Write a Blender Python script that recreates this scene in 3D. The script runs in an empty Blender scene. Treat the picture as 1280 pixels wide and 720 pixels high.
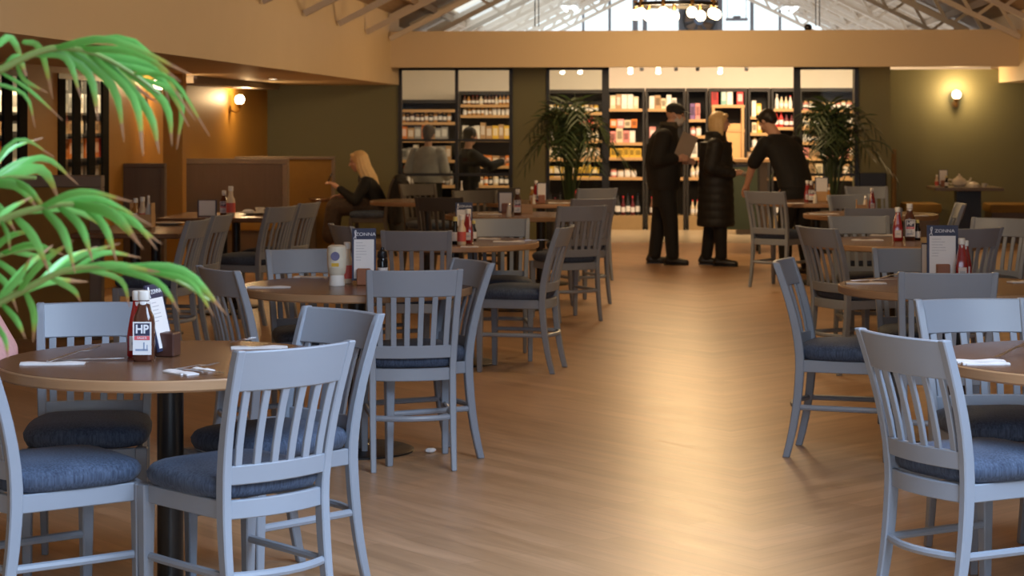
import bpy, bmesh, math, random
from mathutils import Vector, Matrix

SC = bpy.context.scene
COL = SC.collection
rnd = random.Random(7)
R = math.radians

# ------------------------------------------------------------------ survey
# The hall runs along +Y, the camera looks 4.23 degrees to the left of it.
YAW = R(4.23)
CY, SY = math.cos(YAW), math.sin(YAW)
F, HX, HY, EYE = 2500.0, 640.0, 150.0, 1.55


def wv(l, d):                      # (sideways, ahead) -> world vector
    return Vector((l * CY - d * SY, l * SY + d * CY, 0))


def at(px, d, z=0.0):              # a bearing and a distance -> world point at height z
    v = wv((px - HX) / F * d, d)
    return Vector((v.x, v.y, z))


def at3(px, py, d):
    return at(px, d, EYE - (py - HY) * d / F)


def onY(px, Y):                    # X where a bearing meets the plane y = Y
    k = (px - HX) / F
    d = Y / (CY + k * SY)
    return d * (k * CY - SY)


def zY(py, px, Y):
    k = (px - HX) / F
    d = Y / (CY + k * SY)
    return EYE - (py - HY) * d / F


def onX(px, X):                    # Y where a bearing meets the plane x = X
    k = (px - HX) / F
    d = X / (k * CY - SY)
    return d * (CY + k * SY)


def heading(l, d):
    v = wv(l, d)
    return math.atan2(-v.x, v.y)


# ------------------------------------------------------------------ camera, world, light, exposure
cam = bpy.data.cameras.new('camera')
cam.sensor_width = 36
cam.lens = F / 1280 * 36
cam.shift_y = -(360 - HY) / 1280
cam.clip_end = 300
cam.dof.use_dof = True
cam.dof.focus_distance = 7.2
cam.dof.aperture_fstop = 7.1
camo = bpy.data.objects.new('camera', cam)
COL.objects.link(camo)
camo.location = (0, 0, EYE)
camo.rotation_euler = (R(90), 0, YAW)
SC.camera = camo

SC.view_settings.view_transform = 'Standard'
SC.view_settings.look = 'None'
SC.view_settings.gamma = 1
SC.view_settings.use_curve_mapping = False
SC.view_settings.exposure = 0.08

world = bpy.data.worlds.new('sky')
SC.world = world
world.use_nodes = True
bg = world.node_tree.nodes['Background']
bg.inputs[0].default_value = (0.86, 0.93, 1.0, 1)
bg.inputs[1].default_value = 1.6


def lamp(name, kind, loc, energy, color, size=0.1, rot=None, size_y=None, spread=None, blend=None, cone=None):
    l = bpy.data.lights.new(name, kind)
    l.energy = energy
    l.color = color
    if kind == 'AREA':
        l.size = size
        if size_y:
            l.shape = 'RECTANGLE'
            l.size_y = size_y
        if spread:
            l.spread = spread
    else:
        l.shadow_soft_size = size
    if kind == 'SPOT':
        l.spot_size = cone
        l.spot_blend = blend
    o = bpy.data.objects.new(name, l)
    COL.objects.link(o)
    o.location = loc
    if rot:
        o.rotation_euler = rot
    return o


WARM = (1.0, 0.66, 0.32)
WARM2 = (1.0, 0.72, 0.42)
DAY = (0.56, 0.74, 1.0)
# daylight through the tall windows of the wall behind the camera
lamp('rear_window_daylight', 'AREA', (1.2, -3.7, 2.0), 150, DAY, 4.6, (R(82), 0, 0), 2.5)
# added fill lamp over the near tables, below made-up skylights
lamp('near_fill_light', 'AREA', (1.9, 2.9, 3.75), 395, DAY, 2.2, (0, R(26.5), 0), 4.6, R(130))
# shop ceiling lighting
for sx, sw in ((-2.6, 15), (-0.4, 44), (1.6, 60), (3.6, 33)):
    lamp('shop_light', 'AREA', (sx, 27.0, 2.38), sw, (1.0, 0.74, 0.47), 1.5, (R(38), 0, 0), 0.5)

# ------------------------------------------------------------------ materials
MATS = {}


def mat(name, col, rough=0.5, metal=0.0, var=0.12, scale=8.0, emit=None, strength=0.0, bump=0.0, stretch=None, coat=0.0, spec=0.5, trans=0.0):
    if name in MATS:
        return MATS[name]
    m = bpy.data.materials.new(name)
    m.use_nodes = True
    nt = m.node_tree
    b = nt.nodes['Principled BSDF']
    b.inputs['Roughness'].default_value = rough
    b.inputs['Metallic'].default_value = metal
    b.inputs['Specular IOR Level'].default_value = spec
    b.inputs['Coat Weight'].default_value = coat
    if trans:
        b.inputs['Transmission Weight'].default_value = trans
    tc = nt.nodes.new('ShaderNodeTexCoord')
    mp = nt.nodes.new('ShaderNodeMapping')
    nz = nt.nodes.new('ShaderNodeTexNoise')
    nz.inputs['Scale'].default_value = scale
    nz.inputs['Detail'].default_value = 4
    nt.links.new(tc.outputs['Object'], mp.inputs['Vector'])
    nt.links.new(mp.outputs['Vector'], nz.inputs['Vector'])
    if stretch:
        mp.inputs['Scale'].default_value = stretch
    mx = nt.nodes.new('ShaderNodeMix')
    mx.data_type = 'RGBA'
    c = Vector(col)
    mx.inputs[6].default_value = (*(c * (1 - var)), 1)
    mx.inputs[7].default_value = (*[min(1, x) for x in c * (1 + var)], 1)
    nt.links.new(nz.outputs['Fac'], mx.inputs[0])
    nt.links.new(mx.outputs[2], b.inputs['Base Color'])
    if emit:
        b.inputs['Emission Color'].default_value = (*emit, 1)
        b.inputs['Emission Strength'].default_value = strength
    if bump:
        bp = nt.nodes.new('ShaderNodeBump')
        bp.inputs['Strength'].default_value = bump
        bp.inputs['Distance'].default_value = 0.004
        nt.links.new(nz.outputs['Fac'], bp.inputs['Height'])
        nt.links.new(bp.outputs['Normal'], b.inputs['Normal'])
    MATS[name] = m
    return m


def glass_mat(name='clear_glass', tint=(0.93, 0.96, 0.95), gloss=1.0):
    if name in MATS:
        return MATS[name]
    m = bpy.data.materials.new(name)
    m.use_nodes = True
    nt = m.node_tree
    nt.nodes.remove(nt.nodes['Principled BSDF'])
    out = nt.nodes['Material Output']
    tr = nt.nodes.new('ShaderNodeBsdfTransparent')
    tr.inputs[0].default_value = (*tint, 1)
    gl = nt.nodes.new('ShaderNodeBsdfGlossy')
    gl.inputs['Roughness'].default_value = 0.02
    gl.inputs[0].default_value = (gloss, gloss, gloss, 1)
    fr = nt.nodes.new('ShaderNodeFresnel')
    fr.inputs[0].default_value = 1.5
    mx = nt.nodes.new('ShaderNodeMixShader')
    # reflect on the outer face only: a thin pane does not trap light inside itself
    ge = nt.nodes.new('ShaderNodeNewGeometry')
    inv = nt.nodes.new('ShaderNodeMath')
    inv.operation = 'SUBTRACT'
    inv.inputs[0].default_value = 1.0
    nt.links.new(ge.outputs['Backfacing'], inv.inputs[1])
    mu = nt.nodes.new('ShaderNodeMath')
    mu.operation = 'MULTIPLY'
    nt.links.new(fr.outputs[0], mu.inputs[0])
    nt.links.new(inv.outputs[0], mu.inputs[1])
    nt.links.new(mu.outputs[0], mx.inputs[0])
    nt.links.new(tr.outputs[0], mx.inputs[1])
    nt.links.new(gl.outputs[0], mx.inputs[2])
    nt.links.new(mx.outputs[0], out.inputs[0])
    MATS[name] = m
    return m


def wood_floor():
    m = bpy.data.materials.new('oak_plank_floor')
    m.use_nodes = True
    nt = m.node_tree
    N, Lk = nt.nodes, nt.links
    b = N['Principled BSDF']
    tc = N.new('ShaderNodeTexCoord')
    # planks are laid in a V: mirrored about the line x = 0.35 down the middle of the aisle
    sp = N.new('ShaderNodeSeparateXYZ')
    Lk.new(tc.outputs['Object'], sp.inputs[0])
    s1 = N.new('ShaderNodeMath')
    s1.operation = 'SUBTRACT'
    s1.inputs[1].default_value = 0.35
    Lk.new(sp.outputs['X'], s1.inputs[0])
    s2 = N.new('ShaderNodeMath')
    s2.operation = 'ABSOLUTE'
    Lk.new(s1.outputs[0], s2.inputs[0])
    cb = N.new('ShaderNodeCombineXYZ')
    Lk.new(s2.outputs[0], cb.inputs['X'])
    Lk.new(sp.outputs['Y'], cb.inputs['Y'])
    mp = N.new('ShaderNodeMapping')
    mp.inputs['Rotation'].default_value = (0, 0, R(-47))
    Lk.new(cb.outputs[0], mp.inputs['Vector'])
    br = N.new('ShaderNodeTexBrick')
    br.offset = 0.37
    br.inputs['Color1'].default_value = (0.42, 0.27, 0.16, 1)
    br.inputs['Color2'].default_value = (0.51, 0.335, 0.21, 1)
    br.inputs['Mortar'].default_value = (0.37, 0.235, 0.135, 1)
    br.inputs['Scale'].default_value = 1.0
    br.inputs['Mortar Size'].default_value = 0.002
    br.inputs['Mortar Smooth'].default_value = 0.3
    br.inputs['Brick Width'].default_value = 1.25
    br.inputs['Row Height'].default_value = 0.11
    Lk.new(mp.outputs['Vector'], br.inputs['Vector'])
    mp2 = N.new('ShaderNodeMapping')
    mp2.inputs['Scale'].default_value = (1.0, 9, 1)
    Lk.new(mp.outputs['Vector'], mp2.inputs['Vector'])
    nz = N.new('ShaderNodeTexNoise')
    nz.inputs['Scale'].default_value = 2.2
    nz.inputs['Detail'].default_value = 7
    nz.inputs['Distortion'].default_value = 0.6
    Lk.new(mp2.outputs['Vector'], nz.inputs['Vector'])
    rmp = N.new('ShaderNodeValToRGB')
    rmp.color_ramp.elements[0].position = 0.3
    rmp.color_ramp.elements[0].color = (0.78, 0.73, 0.68, 1)
    rmp.color_ramp.elements[1].position = 0.72
    rmp.color_ramp.elements[1].color = (1.12, 1.1, 1.08, 1)
    Lk.new(nz.outputs['Fac'], rmp.inputs[0])
    mx = N.new('ShaderNodeMix')
    mx.data_type = 'RGBA'
    mx.blend_type = 'MULTIPLY'
    mx.inputs[0].default_value = 0.85
    Lk.new(br.outputs['Color'], mx.inputs[6])
    Lk.new(rmp.outputs['Color'], mx.inputs[7])
    Lk.new(mx.outputs[2], b.inputs['Base Color'])
    mr = N.new('ShaderNodeMapRange')
    mr.inputs['To Min'].default_value = 0.29
    mr.inputs['To Max'].default_value = 0.42
    Lk.new(nz.outputs['Fac'], mr.inputs['Value'])
    Lk.new(mr.outputs[0], b.inputs['Roughness'])
    bp = N.new('ShaderNodeBump')
    bp.inputs['Strength'].default_value = 0.08
    bp.inputs['Distance'].default_value = 0.002
    Lk.new(nz.outputs['Fac'], bp.inputs['Height'])
    Lk.new(bp.outputs['Normal'], b.inputs['Normal'])
    return m


def denim_mat():
    m = bpy.data.materials.new('blue_denim_upholstery')
    m.use_nodes = True
    nt = m.node_tree
    N, Lk = nt.nodes, nt.links
    b = N['Principled BSDF']
    b.inputs['Roughness'].default_value = 0.85
    b.inputs['Sheen Weight'].default_value = 0.05
    tc = N.new('ShaderNodeTexCoord')
    mp = N.new('ShaderNodeMapping')
    mp.inputs['Scale'].default_value = (60, 60, 5)
    Lk.new(tc.outputs['Object'], mp.inputs['Vector'])
    nz = N.new('ShaderNodeTexNoise')
    nz.inputs['Scale'].default_value = 2.6
    nz.inputs['Detail'].default_value = 3
    Lk.new(mp.outputs['Vector'], nz.inputs['Vector'])
    n2 = N.new('ShaderNodeTexNoise')
    n2.inputs['Scale'].default_value = 7
    Lk.new(tc.outputs['Object'], n2.inputs['Vector'])
    mul = N.new('ShaderNodeMath')
    mul.operation = 'MULTIPLY_ADD'
    mul.inputs[1].default_value = 0.45
    Lk.new(n2.outputs['Fac'], mul.inputs[0])
    Lk.new(nz.outputs['Fac'], mul.inputs[2])
    r = N.new('ShaderNodeValToRGB')
    r.color_ramp.elements[0].position = 0.42
    r.color_ramp.elements[0].color = (0.010, 0.019, 0.045, 1)
    r.color_ramp.elements[1].position = 0.95
    r.color_ramp.elements[1].color = (0.072, 0.105, 0.175, 1)
    Lk.new(mul.outputs[0], r.inputs[0])
    Lk.new(r.outputs[0], b.inputs['Base Color'])
    bp = N.new('ShaderNodeBump')
    bp.inputs['Strength'].default_value = 0.3
    bp.inputs['Distance'].default_value = 0.002
    Lk.new(nz.outputs['Fac'], bp.inputs['Height'])
    Lk.new(bp.outputs['Normal'], b.inputs['Normal'])
    return m


def leaf_mat():
    m = bpy.data.materials.new('green_palm_leaf')
    m.use_nodes = True
    nt = m.node_tree
    N, Lk = nt.nodes, nt.links
    b = N['Principled BSDF']
    b.inputs['Roughness'].default_value = 0.3
    tc = N.new('ShaderNodeTexCoord')
    sp = N.new('ShaderNodeSeparateXYZ')
    Lk.new(tc.outputs['UV'], sp.inputs[0])
    nz = N.new('ShaderNodeTexNoise')
    nz.inputs['Scale'].default_value = 9
    Lk.new(tc.outputs['Object'], nz.inputs['Vector'])
    ad = N.new('ShaderNodeMath')
    ad.operation = 'MULTIPLY_ADD'
    ad.inputs[1].default_value = 0.3
    Lk.new(nz.outputs['Fac'], ad.inputs[0])
    Lk.new(sp.outputs['X'], ad.inputs[2])
    r = N.new('ShaderNodeValToRGB')
    e = r.color_ramp.elements
    e[0].position = 0.1
    e[0].color = (0.10, 0.35, 0.05, 1)
    e[1].position = 1.15
    e[1].color = (0.42, 0.24, 0.13, 1)
    e2 = r.color_ramp.elements.new(0.8)
    e2.color = (0.24, 0.60, 0.16, 1)
    e3 = r.color_ramp.elements.new(0.98)
    e3.color = (0.45, 0.42, 0.09, 1)
    Lk.new(ad.outputs[0], r.inputs[0])
    Lk.new(r.outputs[0], b.inputs['Base Color'])
    tl = N.new('ShaderNodeBsdfTranslucent')
    Lk.new(r.outputs[0], tl.inputs[0])
    ms = N.new('ShaderNodeMixShader')
    ms.inputs[0].default_value = 0.35
    Lk.new(b.outputs[0], ms.inputs[1])
    Lk.new(tl.outputs[0], ms.inputs[2])
    Lk.new(ms.outputs[0], N['Material Output'].inputs[0])
    return m


FLOOR = wood_floor()
DENIM = denim_mat()
LEAF = leaf_mat()
GLASS = glass_mat()
PAINT = mat('grey_blue_chair_paint', (0.25, 0.285, 0.345), 0.42, var=0.06, scale=5)
CREAM = mat('cream_wall_paint', (0.70, 0.55, 0.35), 0.6, var=0.04, scale=1.5)
PALE = mat('pale_wall_paint', (0.80, 0.72, 0.63), 0.7, var=0.03)
GREEN = mat('olive_green_wall_paint', (0.155, 0.15, 0.075), 0.6, var=0.06, scale=1.3)
MUSTARD = mat('mustard_wall_paint', (0.44, 0.225, 0.035), 0.5, var=0.08, scale=2)
MUSTUP = mat('mustard_upholstery', (0.25, 0.135, 0.022), 0.7, var=0.1, scale=14, bump=0.2)
BROWN = mat('brown_wood_panel', (0.125, 0.088, 0.066), 0.5, var=0.18, scale=5, stretch=(6, 6, 0.6))
TAUPE = mat('taupe_wood_trim', (0.20, 0.155, 0.12), 0.45, var=0.12, scale=6)
PAINT_SHADED = mat('shaded_chair_paint', (0.075, 0.066, 0.058), 0.5, var=0.08, scale=5)  # chair paint darkened to stand for the dim light at the back
BLACK = mat('black_metal_frame', (0.012, 0.012, 0.013), 0.4, var=0.1)
BLACKM = mat('black_table_metal', (0.012, 0.012, 0.014), 0.33, var=0.1)
TRUSS = mat('cream_truss_paint', (0.62, 0.54, 0.45), 0.5, var=0.05)
DECK = mat('roof_board', (0.34, 0.24, 0.155), 0.7, var=0.2, scale=3, stretch=(8, 0.7, 8))
TABLE = mat('dark_walnut_table_top', (0.135, 0.066, 0.035), 0.27, var=0.22, scale=4, stretch=(1, 12, 1))
TEDGE = mat('light_wood_table_edge', (0.36, 0.21, 0.11), 0.4, var=0.15, scale=9, stretch=(1, 1, 9))
SHELFW = mat('pine_shelf_wood', (0.55, 0.33, 0.15), 0.5, var=0.15, scale=6, stretch=(1, 8, 8))
DARK = mat('dark_shelf_panel', (0.014, 0.011, 0.01), 0.6)
WHITE = mat('white_paper', (0.80, 0.79, 0.80), 0.7, var=0.03)
NAPKIN = mat('white_napkin_paper', (0.66, 0.64, 0.65), 0.8, var=0.03, scale=40, bump=0.2)
STEEL = mat('steel_cutlery', (0.72, 0.72, 0.74), 0.3, metal=1.0, var=0.05)
BRASS = mat('aged_brass', (0.45, 0.28, 0.11), 0.35, metal=1.0)
NAVY = mat('navy_print', (0.032, 0.038, 0.085), 0.5)
REDP = mat('red_print', (0.62, 0.03, 0.04), 0.5)
LETTER = mat('white_lettering', (0.82, 0.83, 0.88), 0.6, var=0.02)
GREYTXT = mat('grey_print', (0.45, 0.45, 0.5), 0.7, var=0.02)
PLASTIC = mat('white_plastic', (0.82, 0.80, 0.76), 0.35, var=0.03)
KETCH = mat('ketchup_red_glass', (0.27, 0.012, 0.012), 0.12, var=0.1, coat=0.3)
BROWNS = mat('brown_sauce_glass', (0.085, 0.030, 0.018), 0.12, var=0.1, coat=0.3)
AMBER = mat('amber_sauce_glass', (0.40, 0.19, 0.05), 0.12, var=0.1)
DARKB = mat('dark_bottle_glass', (0.012, 0.012, 0.014), 0.12, var=0.1)
HOLDER = mat('red_brown_wood_block', (0.30, 0.115, 0.055), 0.45, var=0.15, scale=12)
CERAM = mat('white_glazed_ceramic', (0.75, 0.70, 0.62), 0.2, var=0.03)
SKIN = mat('skin', (0.58, 0.33, 0.23), 0.5, var=0.06, scale=20)
BLOND = mat('blond_hair', (0.74, 0.52, 0.25), 0.5, var=0.25, scale=30, stretch=(6, 6, 1))
DHAIR = mat('dark_hair', (0.016, 0.012, 0.010), 0.5, var=0.2, scale=30)
BLKCL = mat('black_cloth', (0.006, 0.006, 0.0065), 0.8, var=0.2, scale=20)
BLKNY = mat('black_puffer_nylon', (0.008, 0.0078, 0.008), 0.62, var=0.15)
BLKJK = mat('black_jacket_fabric', (0.009, 0.0085, 0.008), 0.8, var=0.15)
SHOE = mat('black_shoe_leather', (0.012, 0.011, 0.011), 0.4)
BULB = mat('glowing_bulb_glass', (1, 0.9, 0.75), 0.3, emit=(1.0, 0.80, 0.50), strength=9)
FROND = mat('dark_green_frond', (0.028, 0.052, 0.016), 0.5, var=0.25, scale=6)
STEM = mat('palm_stem', (0.16, 0.22, 0.05), 0.5, var=0.2)


def colmat(c, name=None, rough=0.5):
    return mat(name or 'product_%02d_%02d_%02d' % tuple(int(x * 99) for x in c), c, rough, var=0.18, scale=25)


# ------------------------------------------------------------------ mesh building
class MB:
    def __init__(s):
        s.v, s.f, s.mi, s.uv = [], [], [], {}

    def add(s, verts, faces, m=0):
        o = len(s.v)
        s.v += [tuple(p) for p in verts]
        s.f += [tuple(i + o for i in f) for f in faces]
        s.mi += [m] * len(faces)
        return s

    def box(s, x0, x1, y0, y1, z0, z1, m=0):
        return s.add([(x0, y0, z0), (x1, y0, z0), (x1, y1, z0), (x0, y1, z0), (x0, y0, z1), (x1, y0, z1), (x1, y1, z1), (x0, y1, z1)],
                     [(3, 2, 1, 0), (4, 5, 6, 7), (0, 1, 5, 4), (1, 2, 6, 5), (2, 3, 7, 6), (3, 0, 4, 7)], m)

    def rings(s, rings, cap=True, m=0, closed=False):
        n = len(rings[0])
        o = len(s.v)
        for r in rings:
            s.v += [tuple(p) for p in r]
        k = len(rings)
        for i in range(k if closed else k - 1):
            a, b2 = o + i * n, o + ((i + 1) % k) * n
            for j in range(n):
                s.f.append((a + j, a + (j + 1) % n, b2 + (j + 1) % n, b2 + j))
                s.mi.append(m)
        if cap and not closed:
            s.f.append(tuple(o + j for j in reversed(range(n))))
            s.f.append(tuple(o + (k - 1) * n + j for j in range(n)))
            s.mi += [m, m]
        return s

    def lathe(s, prof, n=20, c=(0, 0, 0), m=0, sq=0):
        rs = []
        for r, z in prof:
            ring = []
            for j in range(n):
                a = 2 * math.pi * (j + 0.5) / n
                ca, sa = math.cos(a), math.sin(a)
                k = 1.0
                if sq:
                    k = 1 / (abs(ca) ** sq + abs(sa) ** sq) ** (1 / sq)
                ring.append((c[0] + r * k * ca, c[1] + r * k * sa, c[2] + z))
            rs.append(ring)
        return s.rings(rs, True, m)

    def tube(s, pts, r, n=8, m=0, flat=1.0):
        pts = [Vector(p) for p in pts]
        rr = r if isinstance(r, (list, tuple)) else [r] * len(pts)
        rs = []
        up = None
        for i, p in enumerate(pts):
            t = (pts[min(i + 1, len(pts) - 1)] - pts[max(i - 1, 0)])
            t.normalize()
            if up is None:
                up = Vector((0, 0, 1)) if abs(t.z) < 0.9 else Vector((1, 0, 0))
            u = up - t * up.dot(t)
            u.normalize()
            up = u
            w = t.cross(u)
            rs.append([p + (u * math.cos(2 * math.pi * j / n) * flat + w * math.sin(2 * math.pi * j / n)) * rr[i] for j in range(n)])
        return s.rings(rs, True, m)

    def bar(s, p, q, w, h, m=0):          # a straight rectangular bar
        p, q = Vector(p), Vector(q)
        t = (q - p).normalized()
        u = Vector((0, 0, 1)) if abs(t.z) < 0.95 else Vector((0, 1, 0))
        a = t.cross(u).normalized() * w / 2
        b = a.cross(t).normalized() * h / 2
        return s.rings([[c - a - b, c + a - b, c + a + b, c - a + b] for c in (p, q)], True, m)

    def ellip(s, c, r, n=14, k=9, rot=None, m=0):
        rs = []
        c = Vector(c)
        for i in range(1, k):
            th = math.pi * i / k
            ring = []
            for j in range(n):
                a = 2 * math.pi * j / n
                p = Vector((r[0] * math.sin(th) * math.cos(a), r[1] * math.sin(th) * math.sin(a), -r[2] * math.cos(th)))
                if rot is not None:
                    p = rot @ p
                ring.append(c + p)
            rs.append(ring)
        return s.rings(rs, True, m)

    def cap(s, p, rp, q, rq, n=12):       # tapered capsule
        p, q = Vector(p), Vector(q)
        t = (q - p)
        L = t.length
        t = t / L if L > 1e-6 else Vector((0, 0, 1))
        u = Vector((0, 0, 1)) if abs(t.z) < 0.9 else Vector((1, 0, 0))
        a = t.cross(u).normalized()
        b = t.cross(a)
        rs = []
        for th in (-75, -45, -15):
            rs.append((p + t * rp * math.sin(R(th)), rp * math.cos(R(th))))
        rs.append((p, rp))
        rs.append((q, rq))
        for th in (15, 45, 75):
            rs.append((q + t * rq * math.sin(R(th)), rq * math.cos(R(th))))
        return s.rings([[c + (a * math.cos(2 * math.pi * j / n) + b * math.sin(2 * math.pi * j / n)) * r for j in range(n)] for c, r in rs], True)

    def chain(s, pts, radii, n=12):
        for i in range(len(pts) - 1):
            s.cap(pts[i], radii[i], pts[i + 1], radii[i + 1], n)
        return s

    def loft(s, secs, n=20):              # (centre, rx, ry) elliptical sections, stacked
        return s.rings([[(c[0] + rx * math.cos(2 * math.pi * j / n), c[1] + ry * math.sin(2 * math.pi * j / n), c[2]) for j in range(n)] for c, rx, ry in secs], True)

    def mesh(s, name, mats, bevel=0.0, smooth=35, seg=1):
        me = bpy.data.meshes.new(name)
        me.from_pydata(s.v, [], s.f)
        for m in (mats if isinstance(mats, (list, tuple)) else [mats]):
            me.materials.append(m)
        if any(s.mi):
            for p, i in zip(me.polygons, s.mi):
                p.material_index = i
        bm = bmesh.new()
        bm.from_mesh(me)
        bmesh.ops.recalc_face_normals(bm, faces=bm.faces)
        if bevel:
            es = [e for e in bm.edges if len(e.link_faces) == 2 and e.calc_face_angle(0) > R(40)]
            bmesh.ops.bevel(bm, geom=es, offset=bevel, segments=seg, affect='EDGES', profile=0.6)
        bm.to_mesh(me)
        bm.free()
        if smooth:
            me.shade_smooth()
            me.set_sharp_from_angle(angle=R(smooth))
        return me

    def build(s, name, mats, parent=None, bevel=0.0, smooth=35, seg=1):
        return put(name, s.mesh(name, mats, bevel, smooth, seg), parent)


def put(name, me, parent=None, loc=None, rz=None):
    o = bpy.data.objects.new(name, me)
    COL.objects.link(o)
    if parent is not None:
        o.parent = parent
    if loc is not None:
        o.location = loc
    if rz is not None:
        o.rotation_euler = (0, 0, rz)
    return o


def tag(o, label, cat, group=None):
    o['label'] = label
    o['category'] = cat
    if group:
        o['group'] = group
    return o


def thing(name, label, cat, loc=(0, 0, 0), rz=0.0, group=None):
    o = put(name, None, None, loc, rz)
    return tag(o, label, cat, group)


def struct(name, mb, m, bevel=0.0, parent=None, smooth=35):
    o = mb.build(name, m, parent, bevel, smooth)
    if parent is None:
        o['kind'] = 'structure'
    return o


def kids(o):
    return [c for c in KIDS.get(o.name, [])]


KIDS = {}


def index_kids(root):
    KIDS.clear()
    for o in COL.objects:
        if o.parent:
            KIDS.setdefault(o.parent.name, []).append(o)


def copy_tree(o, parent=None):
    c = o.copy()
    COL.objects.link(c)
    c.parent = parent
    for ch in list(KIDS.get(o.name, [])):
        copy_tree(ch, c)
    return c


def remesh(mb, name, m, voxel, parent, smooth=4, loc=None):
    me = mb.mesh(name, m, 0, 0)
    o = bpy.data.objects.new(name, me)
    COL.objects.link(o)
    md = o.modifiers.new('r', 'REMESH')
    md.mode = 'VOXEL'
    md.voxel_size = voxel
    sm = o.modifiers.new('s', 'SMOOTH')
    sm.iterations = smooth
    sm.factor = 0.5
    dg = bpy.context.evaluated_depsgraph_get()
    me2 = bpy.data.meshes.new_from_object(o.evaluated_get(dg))
    o.modifiers.clear()
    o.data = me2
    if not me2.materials:
        me2.materials.append(m)
    me2.shade_smooth()
    o.parent = parent
    return o


def text_mesh(s, size, m, wrap=None, thick=0.0006, bold=0.0):
    cu = bpy.data.curves.new('t', 'FONT')
    cu.body = s
    cu.size = size
    cu.align_x = 'CENTER'
    cu.align_y = 'CENTER'
    cu.extrude = thick
    cu.offset = bold
    o = bpy.data.objects.new('t', cu)
    COL.objects.link(o)
    dg = bpy.context.evaluated_depsgraph_get()
    me = bpy.data.meshes.new_from_object(o.evaluated_get(dg))
    bpy.data.objects.remove(o)
    me.materials.clear()
    me.materials.append(m)
    # stand the text up: facing -y, optionally wrapped round a vertical cylinder of radius wrap
    for v in me.vertices:
        x, z, t = v.co.x, v.co.y, v.co.z
        if wrap:
            a = x / wrap
            rr = wrap + t
            v.co = (rr * math.sin(a), -rr * math.cos(a), z)
        else:
            v.co = (x, -t, z)
    return me


def bez(p, n):                       # smooth curve through the points (Catmull-Rom)
    p = [Vector(q) for q in p]
    P = [p[0] * 2 - p[1]] + p + [p[-1] * 2 - p[-2]]
    out = []
    segs = len(p) - 1
    for i in range(n + 1):
        u = i / n * segs
        k = min(int(u), segs - 1)
        t = u - k
        a, b, c, d = P[k], P[k + 1], P[k + 2], P[k + 3]
        out.append(0.5 * ((2 * b) + (c - a) * t + (2 * a - 5 * b + 4 * c - d) * t * t + (3 * b - a - 3 * c + d) * t ** 3))
    return out

# ================================================================== the setting
XL, XR, XLW, XRW, RIDGE = -3.35, 4.36, -5.07, 6.5, 0.5
YH, YF, YB, YG, YR = 24.75, 25.6, 28.9, 40.0, -4.0
SOF, SOFR = 2.0, 2.03
HB, HT = 2.205, 2.655
DZ = 2.88                                     # underside of the roof boards at the eaves


def roof_z(x):
    return DZ + 0.5 * (x - XL) if x < RIDGE else DZ + 0.5 * (XR - x)


struct('floor', MB().box(XLW - 1.2, XRW + 0.2, YR - 0.2, 25.35, -0.06, 0), FLOOR)
struct('floor_shop', MB().box(XLW - 1.2, XRW + 0.2, 25.35, YB + 0.2, -0.06, 0),
       mat('pale_shop_floor', (0.52, 0.43, 0.30), 0.25, var=0.06, scale=3))

# roof: boards on both slopes, a band of skylights on the left slope beyond the beam
ceil = put('ceiling', None)
ceil['kind'] = 'structure'


def slope(name, x0, x1, y0, y1, m, parent, dz=0.0, th=0.05):
    z0, z1 = roof_z(x0) + dz, roof_z(x1) + dz
    mb = MB().add([(x0, y0, z0), (x1, y0, z1), (x1, y1, z1), (x0, y1, z0), (x0, y0, z0 + th), (x1, y0, z1 + th), (x1, y1, z1 + th), (x0, y1, z0 + th)],
                  [(3, 2, 1, 0), (4, 5, 6, 7), (0, 1, 5, 4), (1, 2, 6, 5), (2, 3, 7, 6), (3, 0, 4, 7)])
    return mb.build(name, m, parent)


SKX0, SKX1, SKY0 = -2.95, -1.55, 27.6
slope('roof_boarding', XL - 0.15, RIDGE, YR - .2, SKY0, DECK, ceil)
slope('roof_boarding', XL - 0.15, SKX0, SKY0, YG, DECK, ceil)
slope('roof_boarding', SKX1, RIDGE, SKY0, YG, DECK, ceil)
slope('roof_boarding', RIDGE, .85, YR - .2, YG, DECK, ceil)
slope('roof_boarding', 2.95, XR + 0.15, YR - .2, YG, DECK, ceil)
slope('roof_boarding', .85, 2.95, YR - .2, .5, DECK, ceil)
slope('roof_boarding', .85, 2.95, 5.3, YG, DECK, ceil)
for i in range(3):  # unseen near skylights, added to go with the fill lamp
    slope('skylight_pane', .85, 2.95, .5 + i * 1.6, 2.1 + i * 1.6, GLASS, ceil, 0.02, 0.012)
for i in range(6):
    y0 = SKY0 + i * (YG - SKY0) / 6
    y1 = SKY0 + (i + 1) * (YG - SKY0) / 6
    slope('skylight_pane', SKX0, SKX1, y0 + .04, y1 - .04, GLASS, ceil, 0.02, 0.012)
    slope('skylight_bar', SKX0, SKX1, y0 - .04, y0 + .04, TRUSS, ceil, -0.02, 0.08)
for side in (0, 1):
    for k in range(6):
        x = XL + 0.35 + k * 0.62 if side == 0 else XR - 0.35 - k * 0.62
        if side == 0 and SKX0 < x < SKX1:
            MB().box(x - .03, x + .03, YR, SKY0, roof_z(x) - .09, roof_z(x)).build('purlin', DECK, ceil)
        else:
            MB().box(x - .03, x + .03, YR if not (side and .85 < x < 2.95) else 5.4, YG, roof_z(x) - .09, roof_z(x)).build('purlin', DECK, ceil)

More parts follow.
